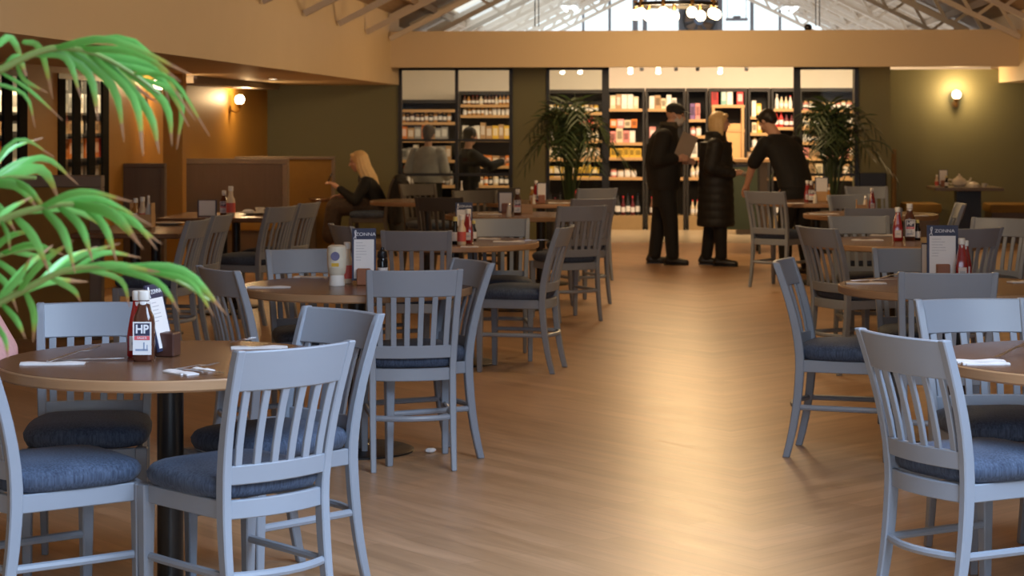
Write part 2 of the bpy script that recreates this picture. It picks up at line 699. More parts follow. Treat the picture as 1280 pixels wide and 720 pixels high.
struct('ceiling_shop', MB().box(XLW - .3, XRW + .2, YH + .2, YB + .2, 2.5, 2.56), PALE)
struct('ceiling_aisle_left', MB().box(XLW - .2, XL - .14, YR, YF, SOF, SOF + .06), CREAM)
struct('ceiling_aisle_right', MB().box(XR + .14, XRW, YR, 26.2, SOFR, SOFR + .06), CREAM)
struct('trim_1', MB().box(XL - .15, XL, YR, YF - .02, SOF, DZ + .03), CREAM)          # bulkhead along the left aisle
struct('trim_2', MB().box(XR, XR + .15, YR, 26.8, SOFR, DZ + .03), CREAM)             # bulkhead along the right aisle
struct('trim_3', MB().box(XL, XR, YH, YH + .2, HB, HT), CREAM)                        # the beam across the hall
struct('trim_4', MB().box(XLW, -4.72, 20.0, 24.6, SOF - .075, SOF), TAUPE)           # boxed beam under the soffit

# walls
ya0, ya1, yb0, yb1 = onX(-60, XLW), onX(33, XLW), onX(72, XLW), onX(135, XLW)
wl = MB()
wl.box(XLW - .05, XLW, YR, ya0, 0, SOF).box(XLW - .05, XLW, ya1, yb0, 0, SOF).box(XLW - .05, XLW, yb1, YF, 0, SOF)
for a, b_ in ((ya0, ya1), (yb0, yb1)):
    wl.box(XLW - .05, XLW, a, b_, 0, 0.75).box(XLW - .05, XLW, a, b_, 1.945, SOF)
struct('wall_left', wl, MUSTARD)
struct('wall_left_back', MB().box(XLW - .2, onY(498, YF), YF, YF + .15, 0, 2.5), GREEN)
struct('wall_right', MB().box(XRW, XRW + .2, YR, YB, 0, 2.5), GREEN)
YRB = 26.2
struct('wall_right_back', MB().box(onY(1113, YF) - .02, XRW, YRB, YRB + .12, 0, 2.205), GREEN)
struct('wall_shop_back', MB().box(XLW - .3, XRW, YB, YB + .15, 0, 2.5), PALE)
struct('wall_shop_left', MB().box(-4.1, -4.0, YF + .15, YB, 0, 2.5), PALE)
gable = MB()
zg = 3.05
gable.add([(XL - .2, YG, 0), (XR + .2, YG, 0), (XR + .2, YG, 2.8), (XR - .3, YG, zg), (XL + .3, YG, zg), (XL - .2, YG, 2.8),
           (XL - .2, YG + .15, 0), (XR + .2, YG + .15, 0), (XR + .2, YG + .15, 2.8), (XR - .3, YG + .15, zg), (XL + .3, YG + .15, zg), (XL - .2, YG + .15, 2.8)],
          [(0, 1, 2, 3, 4, 5), (11, 10, 9, 8, 7, 6), (0, 6, 7, 1), (3, 9, 10, 4), (2, 8, 9, 3), (4, 10, 11, 5), (1, 7, 8, 2), (5, 11, 6, 0)])
struct('wall_gable', gable, CREAM)
struct('wall_roof_space_left', MB().box(XL - .2, XL - .15, YF, YG, 2.5, DZ + .03), CREAM)
struct('wall_roof_space_right', MB().box(XR + .15, XR + .2, 26.8, YG, 2.5, DZ + .03), CREAM)
struct('wall_aisle_top', MB().box(XRW - .05, XRW, YR, YB, 2.0, 2.6), CREAM)
# wall behind the camera, with three tall windows
wr = MB().box(XLW - .2, XRW + .2, YR - .2, YR, 0, .7).box(XLW - .2, XRW + .2, YR - .2, YR, 3.3, 5.0)
xs = [XLW - .2, -1.2, 1.1, 1.3, 3.6, XRW + .2]
for i in (0, 2, 4):
    wr.box(xs[i], xs[i + 1], YR - .2, YR, .7, 3.3)
struct('wall_rear', wr, CREAM)
for n, i in enumerate((1, 3)):
    w = put('window_%d' % (n + 5), None)
    w['kind'] = 'structure'
    fr = MB()
    x0, x1 = xs[i], xs[i + 1]
    for a, b_ in ((x0, x0 + .06), (x1 - .06, x1), ((x0 + x1) / 2 - .03, (x0 + x1) / 2 + .03)):
        fr.box(a, b_, YR - .14, YR - .06, .7, 3.3)
    fr.box(x0, x1, YR - .13, YR - .07, .7, .76).box(x0, x1, YR - .13, YR - .07, 3.24, 3.3)
    fr.build('window_frame', TRUSS, w)
    MB().box(x0, x1, YR - .105, YR - .095, .7, 3.3).build('window_pane', GLASS, w)

# glazed gable far behind the beam
w = put('window_4', None)
w['kind'] = 'structure'
MB().add([(XL + .3, YG + .06, zg), (XR - .3, YG + .06, zg), (RIDGE, YG + .06, roof_z(RIDGE)), (XL + .3, YG + .07, zg), (XR - .3, YG + .07, zg), (RIDGE, YG + .07, roof_z(RIDGE))],
         [(0, 1, 2), (5, 4, 3), (0, 3, 4, 1), (1, 4, 5, 2), (2, 5, 3, 0)]).build('window_pane', GLASS, w)
GREYM = mat('grey_window_bar', (0.16, 0.16, 0.18), 0.5)
for px, wd in ((729, .05), (762, .055), (794, .11), (806, .09), (850, .06), (899, .13), (940, .07), (975, .05)):
    x = onY(px, YG)
    MB().box(x - wd / 2, x + wd / 2, YG + .0, YG + .1, zg, roof_z(x)).build('window_bar', GREYM, w)

# ---- shop front
front = put('window_1', None)
front['kind'] = 'structure'


def glazing(root, pxs, px_bars, z_bars, z_top=2.24, z_sill=0.5, wide=0.05, y=YF):
    X0, X1 = onY(pxs[0], y), onY(pxs[1], y)
    for p in px_bars:
        x = onY(p[0], y)
        MB().box(x, x + p[1], y - .03, y + .05, 0, z_top).build('window_frame', BLACK, root)
    for z in z_bars:
        MB().box(X0, X1, y - .02, y + .04, z, z + .035).build('window_bar', BLACK, root)
    MB().box(X0, X1, y - .03, y + .05, z_top - .05, z_top).build('window_frame', BLACK, root)
    MB().box(X0, X1, y - .02, y + .03, 0, z_sill).build('window_panel', BLACK, root)
    MB().box(X0, X1, y + .008, y + .016, z_sill, z_top - .05).build('window_pane', GLASS, root)


glazing(front, (498, 640), ((498, .045), (569, .04), (636.5, .045)), (zY(177, 570, YF), zY(220, 570, YF)))
f2 = put('window_2', None)
f2['kind'] = 'structure'
glazing(f2, (683, 761), ((683, .04), (752.5, .09)), (zY(220, 720, YF), zY(131, 720, YF)))
f3 = put('window_3', None)
f3['kind'] = 'structure'
glazing(f3, (992, 1073), ((992, .085), (1068, .05)), (zY(220, 1030, YF),))
struct('wall_shop_front', MB().box(onY(640.5, YF), onY(683, YF), YF, YF + .15, 0, 2.5).box(onY(1072.5, YF), onY(1113, YF), YF, YF + .72, 0, 2.5)
       .box(onY(498, YF), onY(1073, YF), YF, YF + .1, 2.24, 2.5), GREEN)
struct('baseboard_back', MB().box(onY(1113, YF), XRW, YRB - .02, YRB, 0, .1), TAUPE)

# ---- openings in the mustard wall on the left
SLIM = BLACK
for n, (a, b_, bars) in enumerate(((ya0, ya1, 4), (yb0, yb1, 3))):
    w = put('window_%d' % (8 + n), None)
    w['kind'] = 'structure'
    MB().box(XLW - .05, XLW + .01, a, b_, 1.90, 1.945).build('window_frame', BLACK, w)
    MB().box(XLW - .05, XLW + .01, a, b_, .75, .80).build('window_frame', BLACK, w)
    for k in range(bars + 1):
        y = a + (b_ - a - .2) * k / bars
        MB().box(XLW - .012, XLW + .01, y, y + .2, .8, 1.9).build('window_bar', mat('matt_black_bar', (.008, .008, .008), .9, spec=.1), w)
    MB().box(XLW - .025, XLW - .018, a, b_, .8, 1.9).build('window_pane', GLASS, w)
struct('wall_left_store', MB().box(XLW - 1.1, XLW - 1.0, ya0 - 1, yb1 + 4, 0, SOF), DARK)
struct('ceiling_store', MB().box(XLW - 1.1, XLW - .2, ya0 - 1, yb1 + 4, SOF, SOF + .05), DARK)

# ---- roof trusses every two metres
ord_ = ['first', 'second', 'third', 'fourth', 'fifth', 'sixth', 'seventh', 'eighth', 'ninth', 'tenth', 'eleventh', 'twelfth']


def make_truss():
    t = thing('roof_truss', 'cream lattice roof truss', 'truss', (0, 0, 0), 0, 'roof trusses over the hall')
    dz = .27
    for sgn in (0, 1):
        xe = XL + .02 if sgn == 0 else XR - .02
        bz = lambda x: roof_z(x) - .34
        for nm, off in (('bottom_chord', 0), ('top_chord', dz)):
            MB().bar((xe, 0, bz(xe) + off), (RIDGE, 0, bz(RIDGE) + off), .06, .06).build(nm, TRUSS, t)
        n = 14
        L = RIDGE - xe
        for k in range(3 if sgn == 0 else 0, n):
            xa, xb = xe + L * (k + .1) / n, xe + L * (k + .9) / n
            lo, hi = (xa, xb) if k % 2 == 0 else (xb, xa)
            MB().bar((lo, 0, bz(lo)), (hi, 0, bz(hi) + dz), .04, .04).build('web', TRUSS, t)
    return t


tr0 = make_truss()
index_kids(None)
ty = [16.6 + 2 * k for k in range(12)]
for k, y in enumerate(ty):
    t = tr0 if k == 0 else copy_tree(tr0)
    t.location = (0, y if abs(y - 24.6) > .1 else 24.55, 0)
    if y < YH:
        i = round((24.6 - y) / 2)
        t['label'] = 'cream lattice roof truss, %s in front of the cream beam' % ord_[i]
    else:
        i = round((y - 26.6) / 2)
        t['label'] = 'cream lattice roof truss, %s behind the cream beam' % ord_[i]

# ---- booths on the left
def divider(name, label, px0, px1, d, zt, panel, frame, fw=.075, x0=None):
    l1 = at(px1, d)
    t = thing(name, label, 'booth divider', (0, 0, 0))
    y = l1.y
    xa, xb = (XLW if x0 is None else x0) + .005, l1.x
    MB().box(xa, xb - fw, y, y + .07, 0, zt - fw).build('panel', panel, t)
    MB().box(xa, xb, y - .012, y + .082, zt - fw, zt).build('top_rail', frame, t, .006)
    MB().box(xb - fw, xb, y - .012, y + .082, 0, zt - fw).build('end_post', frame, t, .006)
    return t


divider('booth_divider', 'mustard booth divider in a taupe frame under the shop window behind the palm', 0, 127, 14.1, 1.16, MUSTUP, TAUPE, .085)
divider('booth_divider', 'dark brown booth divider with taupe end post behind the table with the menu', 0, 360, 21.2, 1.14, BROWN, TAUPE, .06)
divider('booth_divider', 'mustard booth divider beside the seated blond woman', 0, 418, 23.8, 1.115, MUSTUP, TAUPE, .035)
divider('booth_divider', 'narrow dark brown divider against the mustard wall beside the square post', 0, 206, 18.9, 1.14, BROWN, BROWN, .04)
pp = at(216, 19.4)
struct('trim_5', MB().box(pp.x - .095, pp.x + .095, pp.y, pp.y + .16, 0, SOF), MUSTARD)
t = thing('banquette', 'mustard upholstered bench in front of the mustard booth divider', 'bench', (0, 0, 0))
by = at(418, 23.8).y
MB().box(XLW + .01, -4.05, by - .5, by - .02, .40, .5).build('seat', MUSTUP, t, .03, seg=2)
MB().box(XLW + .01, -4.08, by - .46, by - .02, 0, .40).build('base', BROWN, t)
t = thing('banquette', 'mustard upholstered bench in front of the dark brown divider', 'bench', (0, 0, 0))
by = at(360, 21.2).y
MB().box(XLW + .01, -4.0, by - .5, by - .02, .40, .5).build('seat', MUSTUP, t, .03, seg=2)
MB().box(XLW + .01, -4.05, by - .46, by - .02, 0, .40).build('base', BROWN, t)

# ---- benches along the green wall on the right
for (p0, p1, lab) in ((1132, 1177, 'mustard bench left of the small wall table on the green wall'), (1237, 1400, 'mustard bench right of the small wall table on the green wall')):
    x0, x1 = onY(p0, 25.6), onY(p1, 25.6)
    x1 = min(x1, XRW - .02)
    t = thing('banquette', lab, 'bench', (0, 0, 0))
    MB().box(x0, x1, 25.55, YRB - .01, .38, .49).build('seat', MUSTUP, t, .03, seg=2)
    MB().box(x0 + .03, x1 - .03, 25.6, YRB - .01, 0, .38).build('base', BROWN, t)
x = onY(1115, 25.5)
tag(MB().box(x + .0, x + .05, 25.45, 25.58, 0, 1.18).build('end_panel', mat('dark_mustard_fabric', (.14, .075, .02), .8), None, .01), 'narrow upright mustard panel standing beside the green pier', 'panel')

# ================================================================== chairs
CH = .895
LEGP = [(-.272, 0), (-.243, .12), (-.222, .25), (-.21, .38), (-.209, .47), (-.222, .58), (-.25, .70), (-.288, .82), (-.315, CH)]


def leg_y(z):
    for (y0, z0), (y1, z1) in zip(LEGP, LEGP[1:]):
        if z0 <= z <= z1:
            return y0 + (y1 - y0) * (z - z0) / (z1 - z0)
    return LEGP[-1][0]


def leg_x(z):
    return .178 + .022 * max(0, (z - .45) / .45)


def bowed(mb, x, yf, z0, z1, bow, th, n=8):       # a rail between the posts, bowed backwards
    rs = []
    for i in range(n + 1):
        u = -1 + 2 * i / n
        b = bow * (1 - u * u)
        ya, yb = yf(z0) - b, yf(z1) - b
        xx = x * u
        rs.append([(xx, ya - th / 2, z0), (xx, ya + th / 2, z0), (xx, yb + th / 2, z1), (xx, yb - th / 2, z1)])
    return mb.rings(rs)


def make_chair():
    t = thing('dining_chair', 'grey-blue slat-back dining chair', 'chair', (0, 0, 0), 0, 'slat-back dining chairs')
    for s in (-1, 1):
        rs = []
        path = bez([(0, y, z) for y, z in LEGP], 14)
        for i, p in enumerate(path):
            w = .015 if p.z > .3 else .012 + .003 * p.z / .3
            dd = .0205 - .004 * abs(p.z - .45) / .45
            if p.z > .86:
                w -= .001
            x = s * leg_x(p.z)
            rs.append([(x - w, p.y - dd, p.z), (x + w, p.y - dd, p.z), (x + w, p.y + dd, p.z), (x - w, p.y + dd, p.z)])
        MB().rings(rs).build('rear_leg', PAINT, t, .004)
        rs = []
        for z, w in ((0, .0145), (.2, .0175), (.40, .021), (.45, .021)):
            x, y = s * (.187 + .004 * z), .185
            rs.append([(x - w, y - w, z), (x + w, y - w, z), (x + w, y + w, z), (x - w, y + w, z)])
        MB().rings(rs).build('front_leg', PAINT, t, .004)
        # side apron and side stretcher
        MB().bar((s * .184, .175, .4225), (s * .176, -.2, .4225), .02, .055).build('side_apron', PAINT, t, .003)
        MB().tube(bez([(s * .184, .18, .232), (s * .183, 0, .232), (s * .176, -.21, .232)], 6), .0115, 8, flat=1.15).build('side_stretcher', PAINT, t)
    bowed(MB(), .165, leg_y, .395, .45, .028, .02).build('rear_apron', PAINT, t, .003)
    MB().rings([[(x, y - .01, .395), (x, y + .01, .395), (x, y + .01, .45), (x, y - .01, .45)] for x, y in [(.17 * u, .195 + .018 * (1 - u * u)) for u in (-1, -.6, -.2, .2, .6, 1)]]).build('front_apron', PAINT, t, .003)
    MB().tube([(.172 * u, -.223 - .045 * (1 - u * u), .232) for u in (-1, -.7, -.35, 0, .35, .7, 1)], .0115, 8, flat=1.15).build('rear_stretcher', PAINT, t)
    bowed(MB(), .186, leg_y, .495, .552, .030, .02).build('lower_rail', PAINT, t, .003)
    bowed(MB(), .192, leg_y, .772, CH - .003, .036, .022, 10).build('top_rail', PAINT, t, .004)
    for k in range(6):
        u = (k - 2.5) / 3.15
        rs = []
        for i in range(5):
            z = .548 + (.776 - .548) * i / 4
            y = leg_y(z) - (.030 + .006 * i / 4) * (1 - u * u)
            x = u * leg_x(z) * 1.0
            rs.append([(x - .0125, y - .006, z), (x + .0125, y - .006, z), (x + .0125, y + .006, z), (x - .0125, y + .006, z)])
        MB().rings(rs).build('slat', PAINT, t, .002)
    # cushion: stacked superellipse outlines
    rs = []
    for ins, z in ((.02, .448), (.004, .456), (-.006, .475), (-.008, .492), (.002, .510), (.03, .522), (.09, .531), (.15, .534)):
        ring = []
        for j in range(28):
            a = 2 * math.pi * j / 28
            ca, sa = math.cos(a), math.sin(a)
            k = 1 / (abs(ca) ** 5 + abs(sa) ** 5) ** .2
            y = (.215 - ins) * k * sa
            wx = (.205 - ins) * (1 if y > 0 else 1 + y * .25)
            ring.append((wx * k * ca, y - .005, z))
        rs.append(ring)
    MB().rings(rs).build('seat_cushion', DENIM, t, 0, 60)
    return t


chair0 = make_chair()
index_kids(None)
# bearing of the top rail, its distance from the lens, the way the chair faces (sideways, ahead), and its label
CHAIRS = [
    # round the near left table
    (122, 7.22, (.12, -.99), 'grey-blue chair behind the brown sauce bottle, facing the camera over the near left table'),
    (375, 5.80, (-.68, .73), 'grey-blue chair at the near left table with its slatted back towards the camera'),
    (434, 6.93, (-.72, -.69), 'grey-blue chair with curved post just behind the nearest left chair back'),
    (-62, 5.92, (.80, .60), 'grey-blue chair cut by the left edge, its blue cushion under the near left table'),
    # second table on the left
    (266, 8.85, (.84, .54), 'grey-blue chair leaning beside the tip of the palm leaf'),
    (383, 10.2, (.25, -.97), 'grey chair on the far side of the table with the white mayonnaise bottle'),
    (519, 8.75, (-.14, .99), 'grey-blue chair seen from behind in front of the menu in its wooden block'),
    (596, 9.35, (-.90, -.44), 'grey-blue chair facing left beside the aisle at the second left table'),
    # third table
    (520, 11.85, (.03, 1), 'grey chair seen from behind at the table with red ketchup, third on the left'),
    (622, 13.35, (.05, -1), 'grey-brown chair facing the camera behind the third left table'),
    (711, 12.35, (-.97, .24), 'grey-brown chair turned sideways to the aisle, facing the third left table'),
    (422, 12.5, (.92, .40), 'grey-brown chair whose rail shows above the mayonnaise bottle'),
    # farther left
    (730, 15.3, (-.42, .9), 'grey-brown chair with slatted back to the camera in front of the left planter palm'),
    (744, 16.7, (-.45, .89), 'grey-brown chair right behind the aisle chair before the left planter palm'),
    (748, 19.2, (-.4, .9), 'brown chair farthest along the left of the aisle near the shop doorway'),
    (593, 18.7, (.1, -1), 'dark chair, shade-painted, with light gaps between slats before the left shop window'),
    (623, 19.4, (.0, 1), 'dark chair, shade-painted, with plain back below the left shop window'),
    (520, 20.6, (.5, -.85), 'dark chair, shade-painted, by the left shop window nearest the coat on the chair back'),
    (548, 17.0, (.2, .97), 'dark brown chair, shade-painted, behind the table of the white pointed bottle'),
    (499, 22.6, (-.95, .1), 'dark chair, shade-painted, carrying the seated blond woman'),
    # two tables by the booths
    (252, 13.2, (-.985, .17), 'grey-brown chair at the booth table, nearer of the pair with backs to the aisle'),
    (282, 13.9, (-.985, .17), 'grey-brown chair at the booth table, farther of the pair with backs to the aisle'),
    (356, 15.2, (-.90, .42), 'grey-brown chair at the table with the plate, nearer of its two'),
    (390, 15.9, (-.96, .27), 'grey-brown chair at the table with the plate, farther of its two'),
    # near right table
    (1120, 6.12, (.88, .47), 'grey-blue chair nearest on the right with its curved back to the aisle'),
    (1210, 7.36, (.15, -.99), 'grey-blue chair facing the camera behind the near right table'),
    # second table on the right
    (1186, 8.60, (.08, 1), 'grey-blue chair seen from behind in front of the right menu stand'),
    (974, 9.38, (.95, -.30), 'grey-blue chair seen side on at the right edge of the aisle'),
    (1142, 10.25, (-.08, -1), 'grey-blue chair behind the table of the right menu stand'),
    # third table on the right
    (1017, 12.25, (.90, .43), 'grey-brown chair with its back to the aisle at the third right table'),
    (1072, 13.7, (.1, -1), 'grey-brown chair behind the third right table, facing the camera'),
    (1222, 12.15, (-.45, .89), 'dark grey chair directly behind the navy menu header on the right'),
    (1254, 13.4, (-.62, -.78), 'beige-lit chair with curved rail near the right edge of the picture'),
    # farther right
    (954, 18.4, (.6, .8), 'brown chair in front of the waiter, beside the woman in the long coat'),
    (1092, 14.9, (.05, 1), 'grey-brown chair with its back to the camera at the table of the small wood caddy'),
    (1204, 15.7, (-.98, .1), 'beige-lit chair seen edge on below the small wall table'),
    (1082, 19.8, (.05, -1), 'brown chair below the black wall board by the green pier'),
    (1060, 17.6, (.3, -.95), 'brown chair between the two far right tables'),
]
chair_objs = []
first = True
shaded0 = copy_tree(chair0)  # same chair again, with shade put into its paint colour
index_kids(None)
for ch in KIDS[shaded0.name]:
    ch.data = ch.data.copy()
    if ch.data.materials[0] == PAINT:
        ch.data.materials[0] = PAINT_SHADED
shaded_first = True
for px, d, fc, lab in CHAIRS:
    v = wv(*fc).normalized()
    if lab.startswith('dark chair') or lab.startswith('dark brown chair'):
        o = shaded0 if shaded_first else copy_tree(shaded0)
        shaded_first = False
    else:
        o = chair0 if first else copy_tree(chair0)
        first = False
    p = at(px, d) + v * .335
    o.location = (p.x, p.y, 0)
    o.rotation_euler = (0, 0, math.atan2(-v.x, v.y))
    o['label'] = lab
    chair_objs.append(o)

# ================================================================== tables
TZ = .775


def make_round():
    t = thing('round_table', 'round dark-topped dining table on a black pedestal', 'table', (0, 0, 0), 0, 'round dining tables')
    MB().lathe([(.545, TZ - .036), (.55, TZ - .03), (.55, TZ - .004), (.547, TZ)], 64).build('edge_band', TEDGE, t)
    MB().lathe([(.540, TZ - .01), (.543, TZ + .0012)], 64).build('table_top', TABLE, t)
    MB().lathe([(.0, .0), (.27, .001), (.27, .008), (.25, .016), (.06, .03), (.0425, .045), (.0425, TZ - .06), (.0425, TZ - .05)], 28).build('pedestal', BLACKM, t)
    MB().box(-.22, .22, -.03, .03, TZ - .055, TZ - .036).box(-.03, .03, -.22, .22, TZ - .054, TZ - .036).build('top_bracket', BLACKM, t)
    return t


round0 = make_round()
index_kids(None)
TABLES = {
    'L1': (213, 6.48, 'round table nearest on the left carrying the brown sauce bottle'),
    'L2': (446, 9.38, 'round table second on the left with the white mayonnaise bottle'),
    'L3': (566, 12.75, 'round table third on the left with ketchup and mustard bottles'),
    'L4': (640, 16.4, 'round table fourth on the left with the wooden condiment caddy'),
    'L5': (676, 18.9, 'round table before the left planter palm'),
    'L6': (534, 19.2, 'round table with the white pointed bottle by the left shop window'),
    'R1': (1380, 6.5, 'round table nearest on the right, cut by the edge'),
    'R2': (1196, 9.36, 'round table second on the right with the menu stand'),
    'R3': (1120, 12.75, 'round table third on the right with three sauce bottles'),
    'R4': (1020, 19.0, 'round table the waiter leans over'),
    'R5': (1088, 16.5, 'round table fourth on the right with the small wood caddy'),
}
TPOS = {}
first = True
for k, (px, d, lab) in TABLES.items():
    o = round0 if first else copy_tree(round0)
    first = False
    p = at(px, d)
    o.location = p
    o.rotation_euler = (0, 0, rnd.uniform(-.1, .1))
    o['label'] = lab
    TPOS[k] = p


def square_table(name, label, p, sx, sy, rz, z=TZ):
    t = thing(name, label, 'table', (p.x, p.y, 0), rz)
    MB().box(-sx / 2, sx / 2, -sy / 2, sy / 2, z - .035, z).build('table_top', TABLE, t, .006)
    for s in (-1, 1):
        MB().lathe([(.0, 0), (.2, .001), (.2, .012), (.04, .035), (.036, z - .05), (.036, z - .035)], 20, (0, s * sy * .25, 0)).build('pedestal', BLACKM, t)
    return t


square_table('booth_table', 'rectangular booth table with the crowded condiment caddy behind the palm', at(182, 14.2), .75, 1.15, 0)
square_table('booth_table', 'rectangular booth table with the menu card and plate before the brown divider', at(287, 16.3), .95, 1.0, 0)
p = at(1208, 24.7)
t = thing('wall_table', 'small rectangular table with tea things against the green wall', 'table', (p.x, p.y, 0))
WTZ = .725
MB().box(-.43, .40, -.35, .45, WTZ - .04, WTZ).build('table_top', mat('grey_brown_top', (.17, .13, .095), .3), t, .006)
MB().box(-.12, .18, .0, .2, 0, WTZ - .04).build('pedestal_panel', BLACKM, t)
p = at(432, 23.3)
t = thing('round_table', 'small dark table in front of the seated blond woman', 'table', (p.x - .12, p.y, 0))
MB().lathe([(.30, TZ - .17), (.31, TZ - .15), (.31, TZ - .14), (.305, TZ - .135)], 40).build('table_top', TABLE, t)
MB().lathe([(0, 0), (.2, .001), (.2, .014), (.035, .03), (.035, TZ - .17)], 20).build('pedestal', BLACKM, t)

# ================================================================== lamps and fittings
def chandelier(p, label, energy):
    t = thing('chandelier', label, 'chandelier', p)
    rr = .46
    MB().rings([[(r * math.cos(a), r * math.sin(a), z) for r, z in ((rr - .012, -.02), (rr + .012, -.02), (rr + .012, .02), (rr - .012, .02))] for a in [2 * math.pi * k / 40 for k in range(40)]], False, 0, True).build('ring', BLACKM, t)
    for k in range(9):
        a = 2 * math.pi * (k + .3) / 9
        x, y = rr * math.cos(a), rr * math.sin(a)
        h = MB().lathe([(.02, -.05), (.024, -.03), (.024, .03), (.015, .05)], 12, (x, y, 0)).build('lamp_holder', BRASS, t)
        MB().ellip((x, y, -.105), (.058, .058, .062), 14, 9).build('bulb', BULB, h)
    top = roof_z(p[0]) - p[2] - .02
    for k in range(3):
        a = 2 * math.pi * k / 3
        MB().tube([(rr * math.cos(a), rr * math.sin(a), .02), (0, 0, min(1.0, top * .8))], .004, 6).build('chain', BLACKM, t)
    MB().tube([(0, 0, min(1.0, top * .8)), (0, 0, top)], .008, 6).build('drop_rod', BLACKM, t)
    o = lamp('chandelier_light', 'POINT', (0, 0, -.22), energy, WARM, .42)
    o.parent = t
    return t


c1 = at3(845, 6, 22.4)
chandelier((c1.x, c1.y, c1.z), 'ring chandelier with glowing round bulbs hanging before the cream beam', 125)
chandelier((.4, 17.4, 3.0), 'added ring chandelier, out of view, in front of the one before the cream beam', 105)  # added out of view to brighten the beam front and the people
chandelier((.4, 11.6, 2.95), 'ring chandelier hanging over the middle of the hall', 70)
chandelier((.4, 6.6, 2.95), 'ring chandelier hanging over the near tables', 30)


def sconce(p, n, label, energy, up=.05):       # n: direction away from the wall
    t = thing('wall_lamp', label, 'lamp', p)
    n = Vector(n)
    MB().tube([(0, 0, 0), n * .012], .045, 16).build('wall_plate', BRASS, t)
    MB().tube(bez([n * .01, n * .07 + Vector((0, 0, -.03)), n * .12 + Vector((0, 0, 0)), n * .12 + Vector((0, 0, up))], 8), .008, 8).build('arm', BRASS, t)
    c = n * .12 + Vector((0, 0, up))
    MB().lathe([(.012, -.03), (.034, -.005), (.04, .018), (.036, .02)], 16, c).build('cup', BRASS, t)
    MB().ellip(c + Vector((0, 0, .07)), (.058, .058, .06), 18, 11).build('globe', BULB, t)
    o = lamp('wall_lamp_light', 'POINT', c + n * .085 + Vector((0, 0, .10)), energy, WARM, .05)
    o.parent = t
    return t


ys = onX(287, XLW)
sconce((XLW, ys, 1.67), (1, 0, 0), 'round wall lamp on the mustard wall above the booths', 20)
ys2 = onX(183, XLW)
sconce((XLW, ys2, 1.78), (1, 0, 0), 'wall lamp on the mustard wall behind the palm leaves', 16)
xs_ = onY(1194, YRB)
sconce((xs_, YRB, zY(130, 1194, YRB)), (0, -1, 0), 'round wall lamp on the green wall on the right', 30)

spot_disc = mat('lit_downlight', (1, .9, .8), .4, emit=(1, .82, .58), strength=5)
for i, (x, y, lab) in enumerate(((-4.2, 21.5, 'recessed downlight in the left aisle soffit over the booths'), (-4.2, 16.0, 'recessed downlight in the left aisle soffit over the menu table'),
                                 (5.2, 23.0, 'recessed downlight in the right aisle soffit'))):
    z = SOF if x < 0 else SOFR
    t = thing('downlight', lab, 'lamp', (x, y, z))
    MB().lathe([(.05, -.008), (.055, -.006), (.055, 0)], 20).build('trim_ring', BRASS, t)
    MB().lathe([(.0, -.0095), (.04, -.009), (.04, -.004)], 16).build('lens', spot_disc, t)
    o = lamp('downlight_beam', 'SPOT', (0, 0, -.03), 26, WARM, .05, (0, 0, 0), blend=.6, cone=R(110))
    o.parent = t

# shop spotlights under the ceiling
for px, lab in ((703, 'first'), (725, 'second'), (788, 'third'), (823, 'fourth'), (900, 'fifth')):
    p = at3(px, 88, 27.2)
    t = thing('ceiling_spotlight', 'small lit shop ceiling spotlight, %s from the left above the shelves' % lab, 'lamp', (p.x, p.y, p.z))
    MB().lathe([(.03, -.03), (.035, .0), (.03, .06)], 14).build('housing', PLASTIC, t)
    MB().tube([(0, 0, .06), (0, 0, 2.5 - p.z)], .008, 6).build('stem', PLASTIC, t)
    MB().ellip((0, -.012, -.03), (.032, .03, .02), 14, 7).build('lens', mat('lit_spot_lens', (1, 1, 1), .4, emit=(1, .86, .66), strength=14), t)
for px, lab in ((802, 'left'), (845, 'middle'), (872, 'next'), (933, 'last')):
    p = at3(px, 87, 27.2)
    t = thing('ceiling_spotlight', 'unlit shop ceiling spotlight, %s of the dark ones above the shelves' % lab, 'lamp', (p.x, p.y, p.z))
    MB().lathe([(.02, -.02), (.028, .0), (.024, .05)], 12).build('housing', BLACKM, t)
    MB().tube([(0, 0, .05), (0, 0, 2.5 - p.z)], .006, 6).build('stem', BLACKM, t)

# fan panel and hanging fitting at the gable, batten lights on the trusses
x = onY(874, YG - .1)
z = zY(25, 874, YG - .1)
t = thing('extractor_fan', 'dark round extractor fan in a square panel of the gable window', 'fan', (x, YG - .08, z))
MB().box(-.36, .36, 0, .06, -.36, .5).build('mounting_panel', mat('grey_fan_panel', (.10, .10, .11), .6), t)
MB().rings([[(r * math.cos(a), y, r * math.sin(a)) for r, y in ((.30, -.06), (.325, -.06), (.325, 0), (.30, 0))] for a in [2 * math.pi * k / 32 for k in range(32)]], False, 0, True).build('shroud', BLACKM, t)
MB().tube([(0, -.09, 0), (0, 0, 0)], .10, 20).build('hub', mat('blue_grey_hub', (.10, .14, .22), .4), t)
for k in range(7):
    a = 2 * math.pi * k / 7
    MB().add([(.09 * math.cos(a), -.05, .09 * math.sin(a)), (.29 * math.cos(a), -.05, .29 * math.sin(a)), (.29 * math.cos(a + .6), -.02, .29 * math.sin(a + .6)), (.09 * math.cos(a + .6), -.02, .09 * math.sin(a + .6)),
              (.09 * math.cos(a), -.055, .09 * math.sin(a)), (.29 * math.cos(a), -.055, .29 * math.sin(a)), (.29 * math.cos(a + .6), -.025, .29 * math.sin(a + .6)), (.09 * math.cos(a + .6), -.025, .09 * math.sin(a + .6))],
             [(0, 1, 2, 3), (7, 6, 5, 4), (0, 4, 5, 1), (1, 5, 6, 2), (2, 6, 7, 3), (3, 7, 4, 0)]).build('blade', mat('brown_fan_blade', (.12, .07, .04), .5), t)
p = at3(921, 24, 36.5)
t = thing('hanging_light', 'grey trough light hung on two rods before the gable window', 'lamp', p)
